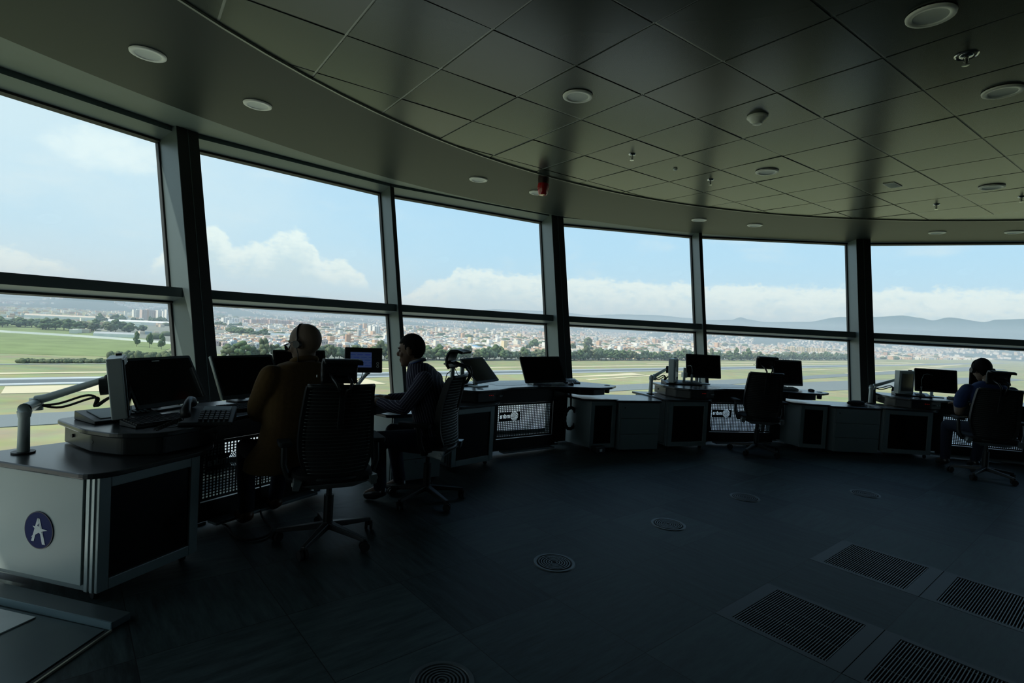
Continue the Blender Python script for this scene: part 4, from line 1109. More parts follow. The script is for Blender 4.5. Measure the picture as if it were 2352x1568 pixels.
b = MB(); b.prism([(x, z) for x, z in round_poly([(-.15, 0), (.15, 0), (.15, .205), (-.15, .205)], .006)], 0, .03); b.xf(T @ Matrix.Rotation(PI / 2, 4, 'X') @ Matrix.Translation((0, 0, -.03))); b.build('casing', M_BLK, root)
b = MB(); b.box((-.022, -.002, .103), (.17, .004, .125)); b.xf(T); b.build('screen', M_LIT, root)
for z in (.06, .085):
    b = MB(); b.tube([(.112 + .009 * math.cos(2 * PI * k / 14), -.003, z - .01 + .009 * math.sin(2 * PI * k / 14)) for k in range(14)], .0022, 6, closed=True); b.xf(T); b.build('button', M_WH, root)
b = MB(); b.tube([(.03, .04, .06), (.04, .07, -.01), (-.02, .09, -.10), (-.10, .12, -.20)], .014, 10); b.tube([(.04, .07, -.01), (.05, .06, .0)], .02, 10); b.build('arm', M_SIL, root, smooth=True)
b = MB(); b.cyl((-.10, .12, -.2265), (-.10, .12, -.16), .022, n=16); b.cyl((-.10, .12, -.2265), (-.10, .12, -.215), .05, n=20); b.build('clamp', M_SIL, root)
b = MB(); b.tube([(.0, .035, .0), (-.01, .05, -.05), (-.05, .07, -.09), (-.09, .10, -.15)], .003, 6); b.tube([(.05, .035, .0), (.04, .06, -.03), (.0, .08, -.08), (-.06, .10, -.17)], .003, 6); b.build('cable', M_RUB, root)

# boxed side monitors on jointed silver arms (first, third and rightmost workstations)
def side_monitor(key, fr, x, y, yaw, w, h, zb, tilt, thick=.075):
    root = thing('side_monitor', {'A': 'silver backed side monitor on the jointed arm, seen edge on at the far left', 'C': 'grey side monitor on a jointed arm at the left end of the third workstation', 'D': 'grey side monitor on a jointed arm at the left end of the rightmost workstation'}[key], 'monitor', fr.p(x, y, zb))
    root.rotation_euler = (0, 0, fr.a + math.radians(yaw))
    T = Matrix.Rotation(-math.radians(tilt), 4, 'X')
    b = MB(); b.prism(round_poly([(-w / 2, -thick / 2), (w / 2, -thick / 2), (w / 2, thick / 2), (-w / 2, thick / 2)], .008), 0, h); b.xf(T); b.build('casing', M_SIL, root, bevel=.004)
    b = MB(); b.box((0, -thick / 2 - .003, h / 2), (w - .02, .012, h - .02)); b.xf(T); b.build('bezel', M_SILD, root)
    b = MB(); b.box((0, -thick / 2 - .011, h / 2), (w - .07, .004, h - .08)); b.xf(T); b.build('screen', M_SCR, root)
    b = MB(); b.box((w / 2 - .05, -.01, h + .006), (.03, .03, .014)); b.xf(T); b.build('latch', M_BLK, root)
    b = MB(); b.cyl((0, thick / 2, h * .52), (0, thick / 2 + .05, h * .52), .05, n=20); b.xf(T); b.build('mount', M_BLK, root)
    return root
def monitor_arm(key, fr, base, elbow, knuckle, tip, r=.016):
    root = thing('jointed_monitor_stand', 'silver jointed monitor arm standing at the left end of ' + WORD[key], 'monitor arm', fr.p(base[0], base[1], .641), fr.a)
    L = lambda p: (p[0] - base[0], p[1] - base[1], p[2] - .641)
    b = MB(); b.cyl((0, 0, 0), (0, 0, .008), .05, n=24); b.build('base_plate', M_BLK, root)
    b = MB(); b.cyl((0, 0, .008), (0, 0, elbow[2] - .641 - .02), .027, .024, 20); b.build('post', M_SIL, root, smooth='auto')
    e = L(elbow); k = L(knuckle); t_ = L(tip)
    b = MB(); b.tube([(0, 0, e[2] - .03), (0, 0, e[2]), (e[0] * .5, e[1] * .5, e[2] + .012), (k[0], k[1], k[2])], [.027, .032, .030, .026], 14); b.cyl((k[0], k[1], k[2] - .035), (k[0], k[1], k[2] + .03), .032, n=18); b.build('lower_arm', M_SIL, root, smooth='auto')
    kk, tt = Vector(k), Vector(t_)
    b = MB(); b.tube([kk + Vector((0, 0, .02)), kk.lerp(tt, .15) + Vector((0, 0, .012)), kk.lerp(tt, .9), tt], [.026, .023, .018, .016], 12); b.build('upper_arm', M_SIL, root, smooth='auto')
    b = MB(); b.ell(tt, (.022, .022, .022), 14, 8); b.build('knuckle', M_BLK, root, smooth=True)
    b = MB()
    for s_, dz in ((0, -.05), (.012, -.075)):
        q = [kk + Vector((s_, 0, -.01)), kk.lerp(tt, .3) + Vector((s_, 0, dz)), kk.lerp(tt, .7) + Vector((s_, 0, dz)), kk.lerp(tt, .86) + Vector((s_, 0, -.09)), kk.lerp(tt, .8) + Vector((s_, .01, -.15)), kk.lerp(tt, .95) + Vector((s_, 0, -.12)), tt + Vector((.04, 0, -.10))]
        pts_ = []
        for i in range(len(q) - 1):
            for j_ in range(5): pts_.append(q[i].lerp(q[i + 1], j_ / 5))
        for _ in range(4): pts_ = [pts_[0]] + [(pts_[i - 1] + pts_[i] * 2 + pts_[i + 1]) / 4 for i in range(1, len(pts_) - 1)] + [pts_[-1]]
        b.tube(pts_, .0065, 8)
    b.build('cable', M_RUB, root, smooth=True)
    return root
side_monitor('A', STN['A'], -.44, .14, 62, .30, .345, .80, 6)
monitor_arm('A', STN['A'], (-.86, .22), (-.86, .22, .86), (-.74, .42, .865), (-.50, .17, 1.02))
side_monitor('C', STN['C'], -.43, .22, 52, .30, .32, .80, 2)
monitor_arm('C', STN['C'], (-.80, .12), (-.80, .12, .85), (-.72, .20, .855), (-.50, .26, .98))
side_monitor('D', STN['D'], -.38, .12, 28, .26, .32, .80, 0)
monitor_arm('D', STN['D'], (-.82, .0), (-.82, .0, .86), (-.74, .14, .86), (-.46, .14, .99))
# twin silver poles at the second workstation
root = thing('monitor_pole', 'pair of upright silver poles with loose cables behind the striped shirt man chair', 'monitor stand', (-.62, 5.75, DZ), STN['B'].a)
for dx_, h_ in ((0, .30), (.12, .26)):
    b = MB(); b.box((dx_, 0, h_ / 2), (.045, .03, h_)); b.build('pole', M_SIL, root, bevel=.006)
b = MB(); b.prism(round_poly([(-.10, -.08), (.24, -.08), (.24, .10), (-.10, .10)], .02), 0, .02); b.build('base_plate', M_BLK, root)
b = MB(); b.tube([(.0, -.02, .22), (.05, -.03, .12), (.14, -.03, .09), (.20, -.02, .10), (.26, -.01, .05)], .004, 6); b.tube([(-.03, -.02, .16), (-.08, -.03, .13), (-.09, -.02, .06), (-.04, -.02, .03)], .005, 6); b.build('cable', M_RUB, root, smooth=True)

# console wedges at the desk backs
def wedge(key, fr, x, y, w, d, h, rz=0, label=None):
    root = thing('control_console', label, 'console', fr.p(x, y, .7725), fr.a + math.radians(rz))
    b = MB(); b.add([(-w / 2, -d / 2, 0), (w / 2, -d / 2, 0), (w / 2, d / 2, 0), (-w / 2, d / 2, 0), (-w / 2, -d / 2, h * .35), (w / 2, -d / 2, h * .35), (w / 2, d / 2, h), (-w / 2, d / 2, h)], [(0, 3, 2, 1), (4, 5, 6, 7), (0, 1, 5, 4), (1, 2, 6, 5), (2, 3, 7, 6), (3, 0, 4, 7)])
    b.build('housing', M_BLK2, root, bevel=.004)
    b = MB(); sl = math.atan2(h * .65, d); R_ = Matrix.Translation((0, 0, h * .675 + .003)) @ Matrix.Rotation(sl, 4, 'X')
    b.box((-w * .2, 0, 0), (w * .35, d * .7, .004), mat=None); b.xf(R_); b.build('display', M_SILD, root)
    b = MB(); i0 = 0
    for i in range(4):
        for j_ in range(3): b.box((w * .12 + i * .028, -d * .22 + j_ * .03, .002), (.018, .018, .008))
    b.xf(R_); b.build('keypad', M_SILD, root); return root
wedge('A', STN['A'], -.42, .20, .36, .24, .05, 0, 'low black control console at the left edge under the jointed arm')
wedge('C', STN['C'], -.30, .22, .50, .22, .05, -8, 'low black control console under the grey side monitor, third workstation')
wedge('D', STN['D'], -.28, .12, .42, .22, .05, -8, 'low black control console under the grey side monitor, rightmost workstation')
wedge('B', STN['B'], 1.15, .16, .34, .24, .04, -25, 'flat dark control console at the right end of the second workstation')

# ---------------------------------------------------------------- keyboards, mice, phones
def keyboard(x, y, rz, label, mat, key_mat, z=DZ, s=1.0):
    root = thing('keyboard', label, 'keyboard', (x, y, z), math.radians(rz)); root.scale = (s, s, 1)
    b = MB(); b.add([(-.22, -.075, 0), (.22, -.075, 0), (.22, .075, 0), (-.22, .075, 0), (-.22, -.075, .012), (.22, -.075, .012), (.22, .075, .03), (-.22, .075, .03)], [(0, 3, 2, 1), (4, 5, 6, 7), (0, 1, 5, 4), (1, 2, 6, 5), (2, 3, 7, 6), (3, 0, 4, 7)])
    b.build('tray', mat, root, bevel=.003)
    b = MB()
    for r_ in range(6):
        for c in range(19):
            if c in (14,) and r_ > 0: continue
            yy = -.058 + r_ * .0225; zz = .012 + (yy + .075) * .12 + .004
            if r_ == 0 and 3 < c < 9:
                if c == 4: b.box((-.2 + 6 * .0222, yy, zz), (.105, .017, .008))
                continue
            b.box((-.2 + c * .0222, yy, zz), (.0175, .0175, .009))
    b.build('keys', key_mat, root); return root
M_KEYD = new_mat('dark_keys', (.025, .028, .03), .4)
fA, fB, fC, fD = STN['A'], STN['B'], STN['C'], STN['D']
keyboard(*fA.p(-.30, -.08)[:2], 61 + 4, 'black keyboard in front of the nearest tilted monitor', M_BLK, M_KEYD)
keyboard(*fA.p(.30, .0)[:2], 61 - 6, 'black keyboard in front of the silver edged monitor beside the bald man', M_BLK, M_KEYD)
keyboard(*fB.p(.72, .0)[:2], 36 - 10, 'pale grey keyboard on the second workstation', M_SIL, M_KEY)
keyboard(*fC.p(1.10, -.02)[:2], 12 - 5, 'grey keyboard on the third workstation, right of the empty chair', M_SILD, M_KEY, s=.9)
keyboard(*fD.p(.35, .02)[:2], -13, 'dark keyboard in front of the person in the blue shirt', M_BLK, M_KEYD)
def mouse(x, y, rz, label):
    b = MB(); b.ell((0, 0, .012), (.032, .055, .024), 18, 10); b.v = [(x_, y_, max(0, z_)) for x_, y_, z_ in b.v]
    o = b.build('mouse', M_BLK, smooth=True, loc=(x, y, DZ), rz=math.radians(rz)); return tag(o, label, 'mouse')
mouse(*fB.p(1.02, -.10)[:2], 20, 'black mouse right of the pale keyboard')
mouse(*fC.p(1.42, -.18)[:2], 10, 'black mouse at the right tip of the third workstation')
def phone(x, y, rz, label, s=1.0):
    root = thing('telephone', label, 'telephone', (x, y, DZ), math.radians(rz)); root.scale = (s, s, s)
    b = MB(); b.add([(-.14, -.10, 0), (.14, -.10, 0), (.14, .11, 0), (-.14, .11, 0), (-.14, -.10, .02), (.14, -.10, .02), (.14, .11, .085), (-.14, .11, .085)], [(0, 3, 2, 1), (4, 5, 6, 7), (0, 1, 5, 4), (1, 2, 6, 5), (2, 3, 7, 6), (3, 0, 4, 7)]); b.build('base', M_BLK, root, bevel=.006)
    R_ = Matrix.Translation((0, 0, .056)) @ Matrix.Rotation(math.atan2(.065, .21), 4, 'X')
    b = MB()
    for i in range(6):
        for j_ in range(5): b.box((-.03 + i * .027, -.075 + j_ * .024, .003), (.019, .015, .008))
    b.xf(R_); b.build('keypad', M_KEYD, root)
    b = MB(); b.box((.04, .065, .003), (.15, .05, .004)); b.xf(R_); b.build('display', M_SILD, root)
    # handset resting on its left side, upright arch
    b = MB(); b.tube([(-.10, -.10, .055), (-.105, -.085, .085), (-.105, -.03, .125), (-.105, .04, .135), (-.105, .09, .12), (-.10, .11, .095)], [.026, .027, .019, .019, .027, .025], 12); b.build('handset', M_BLK, root, smooth=True)
    b = MB(); pts_ = []
    for k in range(90):
        t_ = k / 89; pts_.append((-.11 - .10 * t_ + .010 * math.cos(k * 1.1), -.11 - .14 * t_, .035 * (1 - t_) + .014 + .010 * math.sin(k * 1.1)))
    b.tube(pts_, .003, 5); b.build('coiled_cord', M_RUB, root)
phone(*fA.p(-.17, -.27)[:2], 61 - 40, 'black desk telephone with its handset up, front of the nearest desk', 1.0)

# desk microphones
def mic(x, y, rz, label, h=.32):
    root = thing('desk_microphone', label, 'microphone', (x, y, DZ), math.radians(rz))
    b = MB(); b.cyl((0, 0, 0), (0, 0, .02), .035, .03, 20); b.cyl((0, 0, .02), (0, 0, .14), .018, .014, 14); b.build('base', M_SILD, root)
    pts_ = [(0, 0, .13), (0, 0, h * .75), (.02, 0, h * .95), (.06, 0, h), (.10, 0, h * .97)]
    b = MB(); b.tube(pts_, .004, 8); b.build('gooseneck', M_SILD, root, smooth=True)
    b = MB(); b.cyl((.09, 0, h * .975), (.13, 0, h * .94), .009, n=10); b.build('capsule', M_BLK, root)
mic(*fD.p(-.16, .14)[:2], -13, 'gooseneck desk microphone between the two screens of the rightmost workstation')
mic(*fC.p(-.16, .20)[:2], 100, 'short desk microphone stem between the two screens of the third workstation', .26)
# arm pole behind the third workstation's screen
root = thing('monitor_pole', 'short silver pole with a clamp left of the third workstation monitor', 'monitor stand', fC.p(-.20, .33, DZ), fC.a)
b = MB(); b.cyl((0, 0, 0), (0, 0, .22), .018, n=16); b.cyl((0, 0, 0), (0, 0, .012), .05, n=20); b.build('pole', M_SIL, root)
b = MB(); b.box((0, 0, .12), (.06, .06, .07)); b.tube([(0, 0, .13), (.10, .02, .14), (.16, .0, .14)], .012, 8); b.build('clamp', M_SIL, root)
# pouch on the drawer cabinet
b = MB(); b.ell((0, 0, .030), (.125, .055, .036), 22, 10); b.v = [(x_, y_, max(0, z_) + .004 * noise.noise(Vector((x_ * 30, y_ * 30, 0)))) for x_, y_, z_ in b.v]
root = thing('pouch', 'soft black zipped pouch lying on the drawer cabinet left of the rightmost workstation', 'pouch', (4.66, 7.22, .628), .1)
b.build('bag', new_mat('black_fabric', (.012, .012, .014), .9), root, smooth=True)
b = MB(); b.tube([(-.115, 0, .052), (-.05, -.01, .067), (.05, -.01, .067), (.115, 0, .052)], .003, 6); b.build('zip', M_SILD, root)
# paper pad under the striped man's hands
b = MB(); b.box((0, 0, .003), (.21, .297, .006)); o = b.build('notepad', M_WH, loc=fA.p(1.22, -.22, DZ), rz=fA.a + .2); tag(o, 'white notepad on the desk under the hands of the striped shirt man', 'notepad')
b = MB(); b.box((0, 0, .004), (.24, .32, .008)); o = b.build('folder', M_BLK, loc=fA.p(1.34, .16, DZ), rz=fA.a - .3); tag(o, 'black folder lying on the desk beyond the striped shirt man hand', 'folder')

# coiled hose and floor box under the second workstation
root = thing('coiled_cable', 'thick black coiled cable hanging under the right side of the second desk', 'cable', fB.p(1.06, -.08, .0), fB.a)
b = MB(); b.tube([(.0 + .09 * math.cos(t_ * .21), .0, .36 + .13 * math.sin(t_ * .21) + 0) for t_ in range(30)], [.018 + .005 * (k % 2) for k in range(30)], 8, closed=True); b.tube([(0, 0, .48), (.01, .02, .6), (.0, .03, .68)], .012, 8); b.build('coil', M_RUB, root)
root = thing('floor_socket_box', 'small black floor socket box under the right side of the second desk', 'socket', fB.p(1.22, -.16 - .26, 0), fB.a)
b = MB(); b.box((0, 0, .04), (.16, .09, .08)); b.build('box', M_BLK, root, bevel=.008); b = MB(); b.box((0, -.048, .035), (.04, .006, .03)); b.build('socket', M_SIL, root)
# loose cables under the nearest desk
b = MB(); q = [(-1.80, 3.95, .30), (-1.78, 3.90, .08), (-1.70, 3.75, .012), (-1.52, 3.55, .012), (-1.50, 3.42, .012), (-1.58, 3.34, .012), (-1.72, 3.40, .012), (-1.82, 3.55, .012), (-1.90, 3.6, .012)]
pts_ = []
for i in range(len(q) - 1):
    for j_ in range(6): pts_.append(Vector(q[i]).lerp(Vector(q[i + 1]), j_ / 6))
for _ in range(6): pts_ = [pts_[0]] + [(pts_[i - 1] + pts_[i] * 2 + pts_[i + 1]) / 4 for i in range(1, len(pts_) - 1)] + [pts_[-1]]
b.tube(pts_, .007, 8); tag(b.build('loose_cable', M_RUB, smooth=True), 'loose black cable looping over the floor beneath the nearest desk', 'cable')

# ---------------------------------------------------------------- platform and hatch, lower left
def xy(x, y): return (x + 2.2, y - 2.4)
root = thing('floor_plinth', 'low dark platform edge under the badge cabinet, lower left corner', 'platform', (-2.2, 2.4, 0))
b = MB(); b.prism([xy(*q) for q in [(-1.71, 2.359), (-1.69, 2.445), (-3.30, 2.855), (-3.40, 2.76)]], .001, .034); b.build('top', new_mat('plinth_board', (.075, .095, .10), .4), root, bevel=.002)
b = MB(); b.prism([xy(*q) for q in [(-1.712, 2.352), (-1.711, 2.359), (-3.401, 2.759), (-3.402, 2.752)]], .001, .034); b.build('front_trim', new_mat('blue_grey_trim', (.20, .29, .32), .4, metal=.2), root)
root = thing('floor_hatch', 'dark metal floor hatch with a brass edge strip in the lower left corner', 'hatch', (-2.2, 2.4, 0))
b = MB(); b.prism([xy(*q) for q in [(-1.735, 2.345), (-4.15, 2.90), (-4.25, 1.10), (-1.81, 1.10), (-1.765, 1.95)]], .0005, .006); b.build('plate', new_mat('hatch_plate', (.085, .115, .12), .35, metal=.3), root)
def edge(p, q, w, z, mat, nm):
    p, q = Vector(xy(*p)), Vector(xy(*q)); d = (q - p).normalized(); n_ = Vector((-d.y, d.x)) * w; b = MB(); b.prism([tuple(p - n_), tuple(q - n_), tuple(q + n_), tuple(p + n_)], .0005, z); b.build(nm, mat, root)
edge((-1.716, 2.345), (-1.79, 1.35), .009, .004, M_BLACK, 'gap')
edge((-1.704, 2.345), (-1.765, 1.35), .004, .009, new_mat('brass_strip', (.45, .42, .32), .3, metal=.8), 'edge_strip')
b = MB(); b.prism([xy(*q) for q in [(-2.092, 2.405), (-4.05, 2.86), (-4.15, 1.20), (-2.41, 1.20)]], .0065, .012); o = b.build('bounce_board', M_WH); o.location = (-2.2, 2.4, 0); tag(o, 'added white bounce board standing in for sunlit floor, lower left corner', 'board')  # added board in place of sunlit floor, bounces sun onto the cabinet side
# ================================================================== chairs
M_CH = new_mat('black_chair_fabric', (.006, .0065, .007), .8, var=.2)
M_CHP = new_mat('charcoal_chair_plastic', (.011, .013, .014), .45)
M_ALU = new_mat('brushed_aluminium', (.32, .35, .35), .35, metal=.6)
M_WIRE = new_mat('steel_wire', (.10, .11, .11), .35, metal=.6)
def make_chair(label, hz=0.0):
    root = thing('office_chair', label, 'chair')
    b = MB(); b.lathe([(.001, .075), (.035, .078), (.034, .12), (.028, .13)], 20); bs_ = b
    for k in range(5):
        a = 2 * PI * k / 5 + .3; d = Vector((math.cos(a), math.sin(a), 0)); s_ = Vector((-d.y, d.x, 0))
        p0, p1 = d * .02, d * .31
        A = [p0 - s_ * .026 + Vector((0, 0, .085)), p0 + s_ * .026 + Vector((0, 0, .085)), p0 + s_ * .022 + Vector((0, 0, .125)), p0 - s_ * .022 + Vector((0, 0, .125))]
        B = [p1 - s_ * .016 + Vector((0, 0, .060)), p1 + s_ * .016 + Vector((0, 0, .060)), p1 + s_ * .013 + Vector((0, 0, .082)), p1 - s_ * .013 + Vector((0, 0, .082))]
        b.hexa(A, B)
    base = b.build('base', M_CHP, root, bevel=.004)
    for k in range(5):
        a = 2 * PI * k / 5 + .3; d = Vector((math.cos(a), math.sin(a), 0)); c = d * .305; w = Vector((-math.sin(a + .9), math.cos(a + .9), 0))
        b = MB()
        for q in (-.016, .016): b.cyl(c + w * (q - .008) + Vector((0, 0, .031)), c + w * (q + .008) + Vector((0, 0, .031)), .030, n=18)
        b.cyl(c + Vector((0, 0, .03)), c + Vector((0, 0, .072)), .008, n=8); b.build('castor', M_RUB, base, smooth='auto')
    b = MB(); b.cyl((0, 0, .12), (0, 0, .30), .030, n=18); b.cyl((0, 0, .30), (0, 0, .40), .018, n=16); b.build('gas_column', M_CHP, root, smooth='auto')
    b = MB(); b.add([(-.11, -.16, .385), (.11, -.16, .385), (.13, .13, .405), (-.13, .13, .405), (-.20, -.20, .425), (.20, -.20, .425), (.20, .16, .43), (-.20, .16, .43)], [(0, 3, 2, 1), (4, 5, 6, 7), (0, 1, 5, 4), (1, 2, 6, 5), (2, 3, 7, 6), (3, 0, 4, 7)])
    b.build('under_plate', M_ALU, root, bevel=.006)
    pl = round_poly([(-.235, -.20), (.235, -.20), (.25, .10), (.21, .26), (-.21, .26), (-.25, .10)], .08)
    b = MB(); n = len(pl); b.add([(x * .96, y * .96, .43) for x, y in pl] + [(x, y, .455) for x, y in pl] + [(x * .98, y * .98, .485 - .02 * (y > .15)) for x, y in pl] + [(x * .8, y * .8, .492) for x, y in pl],
        [tuple(range(n - 1, -1, -1)), tuple(range(3 * n, 4 * n))] + [(j * n + i, j * n + (i + 1) % n, (j + 1) * n + (i + 1) % n, (j + 1) * n + i) for j in range(3) for i in range(n)]); b.build('seat', M_CH, root, smooth='auto')
    # back: bowed frame, pad in front, wires behind
    prof = [(-.215, .455), (-.222, .50), (-.205, .58), (-.198, .68), (-.21, .80), (-.238, .92), (-.262, 1.0), (-.285, 1.03)]
    wid = [.14, .18, .212, .222, .216, .205, .198, .195]
    def bp(i, t_):       # point on the back surface; t_ -1..1
        y, z = prof[i]; return Vector((wid[i] * t_, y + .045 * t_ * t_ * 1.0, z))
    for sgn in (-1, 1):
        b = MB(); pts = []
        for i in range(len(prof) - 1):
            for j_ in range(4): pts.append(bp(i, sgn).lerp(bp(i + 1, sgn), j_ / 4))
        pts.append(bp(len(prof) - 1, sgn))
        for _ in range(2): pts = [pts[0]] + [(pts[i - 1] + pts[i] * 2 + pts[i + 1]) / 4 for i in range(1, len(pts) - 1)] + [pts[-1]]
        vs = []; n = len(pts)
        for p in pts: vs += [p + Vector((-sgn * .030, -.012, 0)), p + Vector((sgn * .004, -.016, 0)), p + Vector((sgn * .006, .030, 0)), p + Vector((-sgn * .022, .012, 0))]
        b.add(vs, [(0, 1, 2, 3), tuple((n - 1) * 4 + q for q in (3, 2, 1, 0))] + [(i * 4 + q, i * 4 + (q + 1) % 4, (i + 1) * 4 + (q + 1) % 4, (i + 1) * 4 + q) for i in range(n - 1) for q in range(4)])
        b.build('back_frame', M_CHP, root, smooth='auto')
    for i, rr, nm in ((len(prof) - 1, .014, 'top_rail'), (0, .016, 'bottom_rail')):
        b = MB(); b.tube([bp(i, t_ / 8) for t_ in range(-8, 9)], rr, 8); b.build(nm, M_CHP, root, smooth=True)
    b = MB(); vs = []
    for i in range(len(prof)):
        for k in range(9): vs.append(bp(i, (k - 4) / 4 * .93) + Vector((0, .018, 0)))
    b.add(vs, [(i * 9 + k, i * 9 + k + 1, (i + 1) * 9 + k + 1, (i + 1) * 9 + k) for i in range(len(prof) - 1) for k in range(8)])
    o = b.build('backrest', M_CH, root, smooth=True, solid=.014)
    b = MB()
    for k in range(24):
        z = .50 + k * .0218; i = max(j_ for j_ in range(len(prof) - 1) if prof[j_][1] <= z); f_ = (z - prof[i][1]) / (prof[i + 1][1] - prof[i][1])
        pts = [bp(i, t_ / 6).lerp(bp(i + 1, t_ / 6), f_) + Vector((0, -.004 - .006 * (1 - (t_ / 6) ** 2), 0)) for t_ in range(-6, 7)]
        b.tube(pts, .0028, 6)
    b.build('wires', M_WIRE, root, smooth=True)
    b = MB(); b.box((0, -.258, .90), (.035, .016, .26), mat=Matrix.Rotation(math.radians(11), 3, 'X')); b.build('spine', M_CHP, root, bevel=.004)
    for sgn in (-1, 1):
        b = MB(); b.tube([(sgn * .17, -.10, .43), (sgn * .255, -.06, .44), (sgn * .285, -.04, .52), (sgn * .285, -.02, .645)], [.02, .022, .02, .018], 10); ap = b.build('arm_post', M_CHP, root, smooth='auto')
        b = MB(); b.prism(round_poly([(sgn * .245, -.12), (sgn * .325, -.12), (sgn * .32, .14), (sgn * .25, .14)], .03), .645, .675); b.build('armrest', M_CH, root, bevel=.008)
        b = MB(); b.add([(sgn * .20, -.215, .46), (sgn * .215, -.20, .40), (sgn * .205, .02, .425), (sgn * .20, .02, .455), (sgn * .245, -.22, .47), (sgn * .25, -.20, .405), (sgn * .225, .02, .43), (sgn * .225, .02, .455)], [(0, 1, 2, 3), (7, 6, 5, 4), (0, 4, 5, 1), (1, 5, 6, 2), (2, 6, 7, 3), (3, 7, 4, 0)]); b.build('side_bracket', M_ALU, root)
        b = MB(); b.cyl((sgn * .246, -.19, .44), (sgn * .254, -.19, .44), .012, n=14); b.build('pivot_cap', M_WH, root)
    # head rest
    z0 = 1.08 + hz
    b = MB(); vs = []; cs = [(-.150, z0 - .0), (-.128, z0 + .03), (-.122, z0 + .08), (-.135, z0 + .125), (-.165, z0 + .155), (-.215, z0 + .158), (-.265, z0 + .145)]
    for y, z in cs:
        for k in range(9):
            t_ = (k - 4) / 4; vs.append((.110 * t_, y + .022 * t_ * t_ * -1 + .0, z))
    b.add(vs, [(i * 9 + k, i * 9 + k + 1, (i + 1) * 9 + k + 1, (i + 1) * 9 + k) for i in range(len(cs) - 1) for k in range(8)])
    hr = b.build('headrest', M_CHP, root, smooth=True, solid=.022)
    b = MB(); b.cyl((-.06, -.165, z0 + .055), (.06, -.165, z0 + .055), .014, n=12); b.build('pivot', M_WH if False else M_CHP, hr)
    b = MB(); b.cyl((-.128, -.150, z0 + .045), (-.133, -.150, z0 + .045), .008, n=12); b.build('pivot_cap', M_WH, hr)
    for sgn in (-1, 1):
        b = MB(); b.tube([(sgn * .05, -.165, z0 + .055), (sgn * .05, -.23, z0 + .035), (sgn * .045, -.30, z0 + .02), (sgn * .03, -.325, z0 - .02), (sgn * .02, -.315, 1.02), (sgn * .012, -.29, .97)], .009, 8); b.build('headrest_arm', M_CHP, root, smooth=True)
    return root
ch = make_chair('black wire backed office chair under the man in the tan jacket', -.045)
ch.location = (-1.125, 3.44, 0); ch.rotation_euler.z = math.atan2(.87, -.49) - PI / 2
c2 = make_chair('black wire backed office chair under the man in the striped shirt', .0)
c2.location = (-.630, 4.33, 0); c2.rotation_euler.z = math.atan2(.22, -.97) - PI / 2
dup(c2, (3.18, 6.84, 0), math.radians(-8), 'empty black office chair at the third workstation')
dup(c2, (5.50, 6.15, 0), math.radians(-22), 'black office chair under the person in the blue shirt')

# ================================================================== people
SKIN = new_mat('skin', (.19, .135, .10), .6, spec=.25, var=.08, scale=30)
SKIN2 = new_mat('skin_tan', (.17, .10, .066), .55, spec=.3, var=.08, scale=30)
def fin(b, name, mat, parent, vox=.007, smooth=4, loc=None):
    o = b.build(name, mat, parent)
    r = o.modifiers.new('remesh', 'REMESH'); r.mode = 'VOXEL'; r.voxel_size = vox; r.use_smooth_shade = True
    s_ = o.modifiers.new('smooth', 'SMOOTH'); s_.iterations = smooth; s_.factor = .5
    return o
def limb(b, pts, rad, n=14):
    pts = [Vector(p) for p in pts]
    for i, p in enumerate(pts): b.ell(p, (rad[i],) * 3, n, 8)
    for i in range(len(pts) - 1):
        if (pts[i + 1] - pts[i]).length > 1e-4: b.cyl(pts[i], pts[i + 1], rad[i], rad[i + 1], n)
def loft(b, rings, f, r, n=24):
    """rings: (centre, half width across, half depth front/back)"""
    f = Vector((f[0], f[1], 0)).normalized(); r = Vector((r[0], r[1], 0)).normalized(); vs = []
    for c, w, d in rings:
        c = Vector(c)
        for k in range(n):
            t_ = 2 * PI * k / n; ct, st = math.cos(t_), math.sin(t_)
            x = math.copysign(abs(ct) ** .8, ct) * w; y = math.copysign(abs(st) ** .8, st) * d; vs.append(c + r * x + f * y)
    m = len(rings)
    b.add(vs, [tuple(range(n - 1, -1, -1)), tuple(range((m - 1) * n, m * n))] + [(i * n + k, i * n + (k + 1) % n, (i + 1) * n + (k + 1) % n, (i + 1) * n + k) for i in range(m - 1) for k in range(n)])
def head_mat(c, yaw, pitch=0, roll=0, s=(1, 1, 1)):
    # +y of the head is the face
    return Matrix.Translation(Vector(c)) @ Matrix.Rotation(yaw, 4, 'Z') @ Matrix.Rotation(pitch, 4, 'X') @ Matrix.Rotation(roll, 4, 'Y') @ Matrix.Diagonal((*s, 1))
def head(b, X):
    h = MB()
    h.ell((0, -.012, .024), (.074, .096, .094), 24, 16)
    h.ell((0, .018, -.030), (.064, .070, .072), 20, 12)
    h.ell((0, .038, -.070), (.046, .046, .040), 18, 10)
    h.ell((0, .068, -.094), (.020, .018, .016), 12, 8)
    h.ell((0, .070, .030), (.050, .018, .012), 14, 8)
    h.cyl((0, .078, .022), (0, .102, -.018), .009, .015, 10); h.ell((0, .098, -.020), (.015, .014, .011), 12, 8)
    for s_ in (-1, 1):
        h.ell((s_ * .040, .056, -.020), (.024, .022, .022), 12, 8)
        h.ell((s_ * .074, -.012, -.004), (.010, .020, .032), 12, 10, Matrix.Rotation(s_ * -.25, 3, 'Z'))
        h.ell((s_ * .076, -.006, .022), (.009, .016, .012), 10, 6)
    h.ell((0, .082, -.055), (.022, .012, .007), 12, 6); h.ell((0, .080, -.068), (.020, .012, .008), 12, 6)
    h.xf(X); b.add(h.v, h.f)
